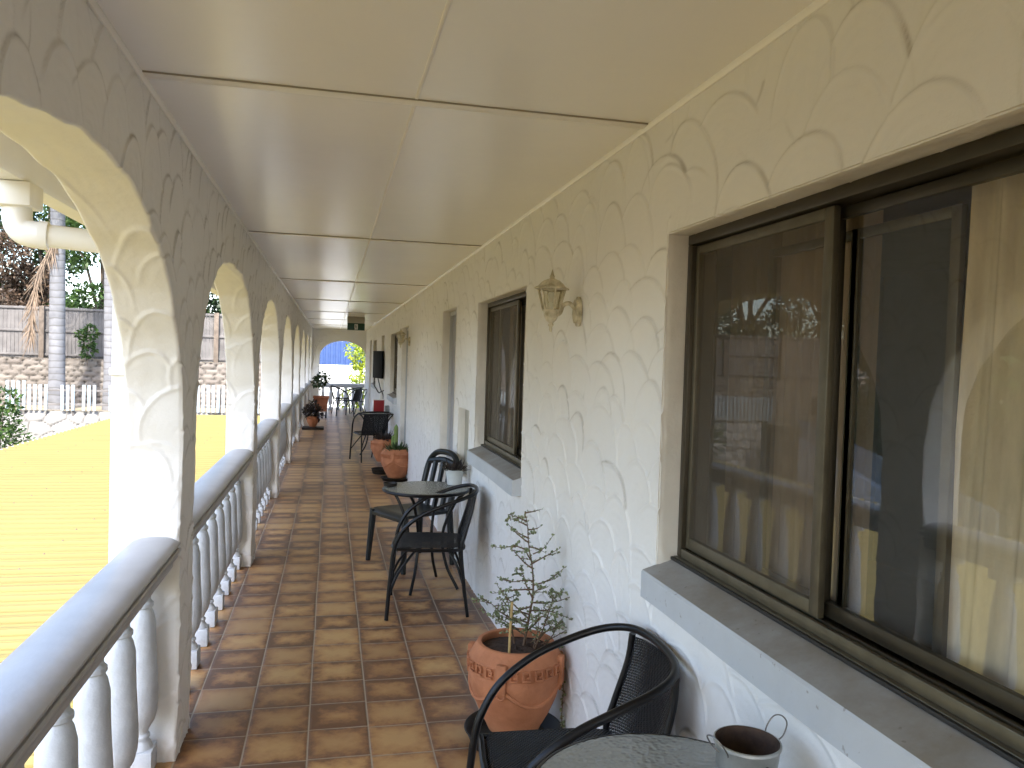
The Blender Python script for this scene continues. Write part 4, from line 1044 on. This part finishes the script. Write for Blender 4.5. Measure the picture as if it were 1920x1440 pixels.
# ------------------------------------------------------------------ tin bucket on the near table
e = empty('tin_bucket', (.862, 1.462, .7012), R(18), 'small galvanised bucket with wire ears and a rusty inside, on the nearest table', 'bucket')
s = MB(); prof_ = [(.050, .002), (.053, .004), (.056, .03), (.0575, .032), (.057, .036), (.066, .118), (.069, .121), (.069, .127), (.0655, .128)]
s.lathe(prof_, (0, 0, 0), 36, False); s.b.faces.new([v for v in s.b.verts][:36][::-1]); s.build('bucket_side', M['galv'], e)
s = MB(); s.lathe([(.0652, .1275), (.062, .115), (.054, .02), (.050, .010), (.001, .009)], (0, 0, 0), 36, False); s.build('bucket_inside', M['rust'], e)
for sg in (-1, 1):
    s = MB(); s.tube(spline([(sg*.068, -.012, .112), (sg*.082, -.022, .128), (sg*.098, -.018, .150), (sg*.102, 0, .158), (sg*.098, .018, .150), (sg*.082, .022, .128), (sg*.068, .012, .112)], 6), .0016, 6); s.build('ear_handle', M['wire'], e)
s = MB(); s.lathe([(.001, -.0015), (.007, -.001), (.007, .002), (.001, .003)], (0, 0, 0), 10)
for v in s.b.verts: v.co = Vector((v.co.x-.012, -.0635-v.co.z, v.co.y+.095))
s.build('rivet', M['rubber'], e)

# ------------------------------------------------------------------ pots and plants
def urn(loc, k, label, mat='terracotta', rim=.155, name='terracotta_pot', spin=0):
    e = empty(name, loc, spin, label, 'pot', 'terracotta pots on the walk')
    P = [(.100, 0), (.108, .004), (.120, .03), (.150, .085), (.178, .15), (.192, .21), (.196, .25), (.192, .262), (.196, .268), (.196, .315), (.190, .321), (.185, .33), (.172, .352), (.165, .358), (.163, .368), (.155, .371), (.146, .368), (.145, .355), (.160, .32), (.165, .30), (.05, .298), (.001, .298)]
    P = [(a*k, b*k) for a, b in P]
    s = MB(); s.lathe(P, (0, 0, 0), 56, False); s.b.faces.new([v for v in s.b.verts][:56][::-1])
    s.build('pot_body', M[mat], e)
    d = MB()       # raised key band, tabs and swags
    for i in range(24):
        a0 = 2*math.pi*i/24
        def bx(da, z0, z1, wd, dr=.009):
            a = a0+da; rr = .1965*k
            d.box((rr*math.cos(a)-dr, rr*math.sin(a)-wd/2, z0*k), (rr*math.cos(a)+dr, rr*math.sin(a)+wd/2, z1*k), 0, Matrix.Rotation(a, 3, 'Z'))
        if i % 6 == 0: continue
        bx(-.07, .272, .311, .006*k); bx(.0, .305, .311, .026*k); bx(.065, .285, .304, .006*k); bx(.03, .285, .290, .014*k); bx(0, .272, .277, .03*k)
    for i in range(4):
        a = 2*math.pi*i/4
        rr = .196*k
        d.box((rr*math.cos(a)-.012*k, rr*math.sin(a)-.022*k, .215*k), (rr*math.cos(a)+.014*k, rr*math.sin(a)+.022*k, .335*k), .006*k, Matrix.Rotation(a, 3, 'Z'))
        pts = []
        for q in range(15):
            t = q/14; aa = a+t*math.pi/2; z_ = (.232-.075*math.sin(math.pi*t))*k
            rb = np.interp(z_/k, [0.085, .15, .21, .25], [.150, .178, .192, .196])*k
            pts.append((rb*math.cos(aa), rb*math.sin(aa), z_))
        d.tube(pts, .0095*k, 6)
        d.tube([((.197*math.cos(a)+.018*math.cos(b)*-math.sin(a)*1)*k, (.197*math.sin(a)+.018*math.cos(b)*math.cos(a))*k, (.212+.02*math.sin(b))*k) for b in [2*math.pi*q/12 for q in range(12)]], .004*k, 5, closed=True)
    d.build('relief', M[mat], e)
    s = MB(); s.lathe([(.158*k, .335*k), (.13*k, .338*k), (.06*k, .344*k), (.001, .346*k)], (0, 0, 0), 24, False)
    for v in s.b.verts: v.co.z += random.uniform(-.006, .006)*k
    s.build('soil', M['soil'], e, ang=180)
    return e
def saucer(loc, r, h, label, mat='black_pot'):
    s = MB(); s.lathe([(r*.80, 0), (r*.86, .004), (r*.97, h-.004), (r, h), (r*.985, h+.002), (r*.95, h-.002), (r*.85, h*.35), (r*.8, .012), (.001, .010)], (0, 0, 0), 44, False)
    s.b.faces.new([v for v in s.b.verts][:44][::-1])
    o = s.build('saucer', M[mat]); o.location = loc; return tag(o, label, 'saucer')
urn((.788, 3.20, .055), 1.0, 'large terracotta pot with key pattern beside the nearest chair', spin=R(-120))
saucer((.785, 3.19, .001), .208, .062, 'wide dark saucer under the nearest terracotta pot')
s = MB(); s.tube([(.735, 3.10, .36), (.737, 3.098, .50), (.741, 3.095, .622)], .0055, 8); tag(s.build('garden_stake', M['cane']), 'thin bamboo stake in the nearest terracotta pot', 'stake')

# jade shrub
e = empty('jade_shrub', (.80, 3.20, .39), 0, 'spindly small leaved shrub growing from the nearest terracotta pot', 'shrub')
g = random.Random(21); s = MB(); LV = []
def leafpair(p, dirn, sz):
    for _ in range(g.choice((2, 2, 3))):
        d = (dirn*.3+Vector((g.gauss(0, 1), g.gauss(0, 1), g.gauss(0, .8)+.3))).normalized(); t = d.cross(Vector((g.gauss(0, 1), g.gauss(0, 1), g.gauss(0, 1)))).normalized(); q = sz*g.uniform(.7, 1.25); n_ = d.cross(t)*q*.12
        LV.append([p, p+d*q*.35+t*q*.38+n_, p+d*q*.8+t*q*.34, p+d*q, p+d*q*.8-t*q*.34, p+d*q*.35-t*q*.38+n_])
def branch(p, d, ln, r, depth):
    n = max(4, int(ln/.018)); pts = [p]; dd = d.normalized()
    for i in range(n):
        k_ = .13 if depth else .045; dd = (dd+Vector((g.gauss(0, k_), g.gauss(0, k_), g.gauss(0, .10)+(.02 if depth else .01)))).normalized(); p = p+dd*ln/n; pts.append(p)
        if depth > 0 or i > n*.12: leafpair(p, dd, .0118)
        if depth < 2 and i > 1 and g.random() < (.92 if depth == 0 else .36):
            a = g.uniform(0, 6.28); side = Vector((math.cos(a), math.sin(a)*.7, g.uniform(-.30, .35)))
            branch(p, (dd*.25+side), ln*(g.uniform(.20, .44) if depth == 0 else g.uniform(.25, .5))*(1.15-.8*i/n), r*.6, depth+1)
    s.tube(pts, [max(.0009, r*(1-.8*i/n)) for i in range(n+1)], 5)
branch(Vector((.02, 0, 0)), Vector((.16, -.03, 1)), .58, .0065, 0)
branch(Vector((-.01, .03, 0)), Vector((-.2, 0, 1)), .24, .0045, 0)
branch(Vector((.06, -.03, 0)), Vector((.30, 0, 1)), .26, .0045, 0)
branch(Vector((0, .0, .08)), Vector((-1, -.1, .32)), .22, .003, 1)
branch(Vector((.05, 0, .40)), Vector((1, -.1, .35)), .12, .003, 1)
branch(Vector((.13, .0, .0)), Vector((1, -.2, .1)), .08, .003, 1)
pts = spline([(.13, -.02, .0), (.175, -.03, -.03), (.19, -.04, -.15), (.185, -.05, -.28), (.19, -.05, -.33)], 10); s.tube(pts, .0018, 5)
for p in pts[4:]:
    leafpair(Vector(p), Vector((0, 0, -1)), .013)
for _ in range(5):
    branch(Vector((g.uniform(.02, .12), g.uniform(-.04, .04), .01)), Vector((g.uniform(.2, .9), g.uniform(-.5, .5), .5)), .16, .003, 1)
s.build('stems', M['stem'], e)
b = bmesh.new()
for lf in LV: b.faces.new([b.verts.new(q) for q in lf])
me = bpy.data.meshes.new('foliage'); b.to_mesh(me); b.free(); link('foliage', me, M['leaf_jade'], e)

def spiky(name, loc, n, ln, wd, mat, label, seed, spread=.9, rbase=.08, cat='plant'):
    g = random.Random(seed); s = MB()
    for _ in range(n):
        a = g.uniform(0, 6.28); r_ = rbase*math.sqrt(g.random()); el = g.uniform(.25, 1.4); l = ln*g.uniform(.5, 1.15)
        p = Vector((r_*math.cos(a), r_*math.sin(a), 0)); d = Vector((math.cos(a)*math.cos(el)*spread, math.sin(a)*math.cos(el)*spread, math.sin(el))); sd_ = d.cross(Vector((0, 0, 1))).normalized()*wd
        m_ = p+d*l*.5; tip = p+d*l-Vector((0, 0, l*.22*g.random()))
        s.face([p-sd_*.6, m_-sd_, tip, m_+sd_, p+sd_*.6])
    o = s.build(name, M[mat], smooth=False); o.location = loc; return tag(o, label, cat)
def bowl(loc, k, label, spin=0):
    return urn(loc, k, label, 'terracotta', spin=spin)
bowl((.865, 10.35, .035), 1.03, 'orange terracotta pot of succulents by the wall, nearer of the two', R(-110))
saucer((.86, 10.35, .001), .20, .04, 'dark saucer under the nearer pot of succulents')
spiky('succulent', (.865, 10.35, .37), 150, .17, .011, 'leaf_succ', 'dark green succulent filling the nearer wall pot', 3, rbase=.12)
saucer((.72, 10.95, .001), .15, .07, 'empty black saucer on the tiles behind the nearer wall pot')
bowl((.80, 12.0, .035), .92, 'terracotta pot of reddish succulents, farther of the two wall pots', R(-100))
spiky('succulent', (.80, 12.0, .35), 110, .20, .012, 'leaf_purple', 'dark reddish succulent in the farther wall pot', 5, rbase=.11)
e = empty('cactus', (.93, 11.35, 0), 0, 'tall slim green cactus standing against the wall between the wall pots', 'cactus')
s = MB()
for (x, y, h, r_) in ((0, 0, .50, .030), (-.04, .03, .34, .024)):
    ring_n = 20; rings = []
    for i in range(15):
        t = i/14; rr = r_*(1-.15*t)*math.sqrt(max(0.02, 1-max(0, (t-.88)/.12)**2))
        rings.append([s.b.verts.new((x+rr*(1+.16*(k % 2))*math.cos(2*math.pi*k/ring_n), y+rr*(1+.16*(k % 2))*math.sin(2*math.pi*k/ring_n), .15+h*t)) for k in range(ring_n)])
    for A, B in zip(rings, rings[1:]):
        for k in range(ring_n): s.b.faces.new((A[k], A[(k+1) % ring_n], B[(k+1) % ring_n], B[k]))
    s.b.faces.new(rings[-1])
s.build('stems', M['cactus'], e)
s = MB(); s.lathe([(.075, .002), (.10, .15), (.105, .155), (.098, .155), (.09, .14), (.001, .14)], (0, 0, 0), 20, False); tag(s.build('plant_pot', M['terra_dark']), 'small dark pot holding the tall cactus', 'pot').location = (.93, 11.35, 0)
# small white pot on the mid table
s = MB(); s.lathe([(.045, 0), (.052, .003), (.064, .105), (.066, .108), (.062, .11), (.058, .095), (.001, .09)], (0, 0, 0), 24, False); o = s.build('white_pot', M['white_pot']); o.location = (.885, 5.60, .7012); tag(o, 'small white pot with a dark plant on the mid table', 'pot')
spiky('potted_plant', (.885, 5.60, .795), 60, .11, .013, 'leaf_purple', 'dark leafy plant in the small white pot', 8, rbase=.05)
s = MB(); s.lathe([(.040, .0), (.046, .004), (.05, .022), (.047, .024), (.042, .01), (.001, .008)], (0, 0, 0), 20, False); o = s.build('ashtray', M['black_pot']); o.location = (.425, 5.55, .7012); tag(o, 'small black ashtray on the left edge of the mid table', 'ashtray')
# left planters
urn((-.36, 17.6, .055), .62, 'small orange pot under dark foliage at the foot of the balustrade', spin=.4)
s = MB(); s.box((-.23, -.2, 0), (.23, .2, .05), .01); s.box((-.21, -.18, .0505), (.21, .18, .052)); o = s.build('planter_tray', M['black_pot']); o.location = (-.35, 17.6, .001); tag(o, 'black tray under the small orange pot by the balustrade', 'tray')
V, F = leaves_mesh([(0, 0, .12), (-.1, 0, .16), (.1, 0, .10), (0, .05, .26)], [.15, .12, .12, .11], 520, .07, 5, .5, .3)
o = np_mesh('dark_foliage_plant', V, F, M['leaf_purple'], None, False); o.location = (-.36, 17.6, .24); tag(o, 'dark purple-brown bushy plant by the balustrade', 'plant')
e = empty('square_planter', (-.23, 20.9, 0), 0, 'square weathered terracotta planter on a low stand, far left of the walk', 'planter')
s = MB(); s.prism([(-.15, .17), (.15, .17), (.185, .50), (-.185, .50)], -.17, .17, 'y'); s.build('planter_body', M['terra_dark'], e)
s = MB(); s.box((-.20, -.20, .502), (.20, .20, .56), .01); s.build('rim', M['terra_dark'], e)
for x in (-.13, .13):
    for y in (-.13, .13):
        s = MB(); s.box((x-.02, y-.02, .002), (x+.02, y+.02, .1695), .003); s.build('leg', M['black_metal'], e)
tree('potted_tree', (-.26, 20.9, .58), .35, [(0, 0, .38, .15), (-.1, 0, .33, .12), (.12, 0, .42, .10), (.02, 0, .50, .10)], 420, .075, M['leaf_dark'], 'small leafy tree in the square terracotta planter', 66, .014, cat='potted tree')

# ------------------------------------------------------------------ television on its arm, red box, canister
e = empty('television', (.895, 15.55, 1.46), 0, 'black television turned out from the wall on an arm', 'television')
a_, b_ = Vector((-.068, .36, 0)), Vector((.062, -.34, 0)); d = (b_-a_).normalized(); nrm = Vector((-d.y, d.x, 0)); rot = Matrix(((d.x, nrm.x, 0), (d.y, nrm.y, 0), (0, 0, 1)))
s = MB(); s.box((-.36, -.02, -.265), (.36, .02, .265), .006, rot); s.build('casing', M['black_gloss'], e)
s = MB(); s.tube(spline([(.0, .0, 0), (.05, .06, .02), (.1, -.02, .02)], 5), .02, 8); s.box((.088, -.07, -.06), (.104, .05, .11), .004); s.build('wall_bracket', M['black_metal'], e)
s = MB(); s.tube(spline([(-.05, .3, -.26), (-.055, .28, -.40), (-.02, .22, -.47), (.03, .05, -.55), (.07, -.1, -.52), (.098, -.2, -.60), (.098, -.24, -.72)], 6), .012, 6); s.tube(spline([(.0, .0, -.26), (.06, -.1, -.50), (.098, -.3, -.49)], 6), .01, 6); s.build('cable', M['rubber'], e)
e = empty('red_box', (.755, 12.83, .7012), R(8), 'red box with pale edges standing on the far table', 'box')
s = MB(); s.box((-.098, -.05, .002), (.098, .05, .226), .008); s.build('box_body', M['white_card'], e)
s = MB(); s.box((-.085, -.0525, .014), (.085, -.0503, .214), .001); s.build('front_panel', M['red'], e)
s = MB(); s.lathe([(.04, 0), (.043, .004), (.043, .10), (.036, .108), (.036, .12), (.001, .122)], (0, 0, 0), 18); o = s.build('canister', M['galv']); o.location = (.905, 12.98, .7012); tag(o, 'small grey canister beside the red box', 'canister')

# fallback: make sure label fields exist only on things
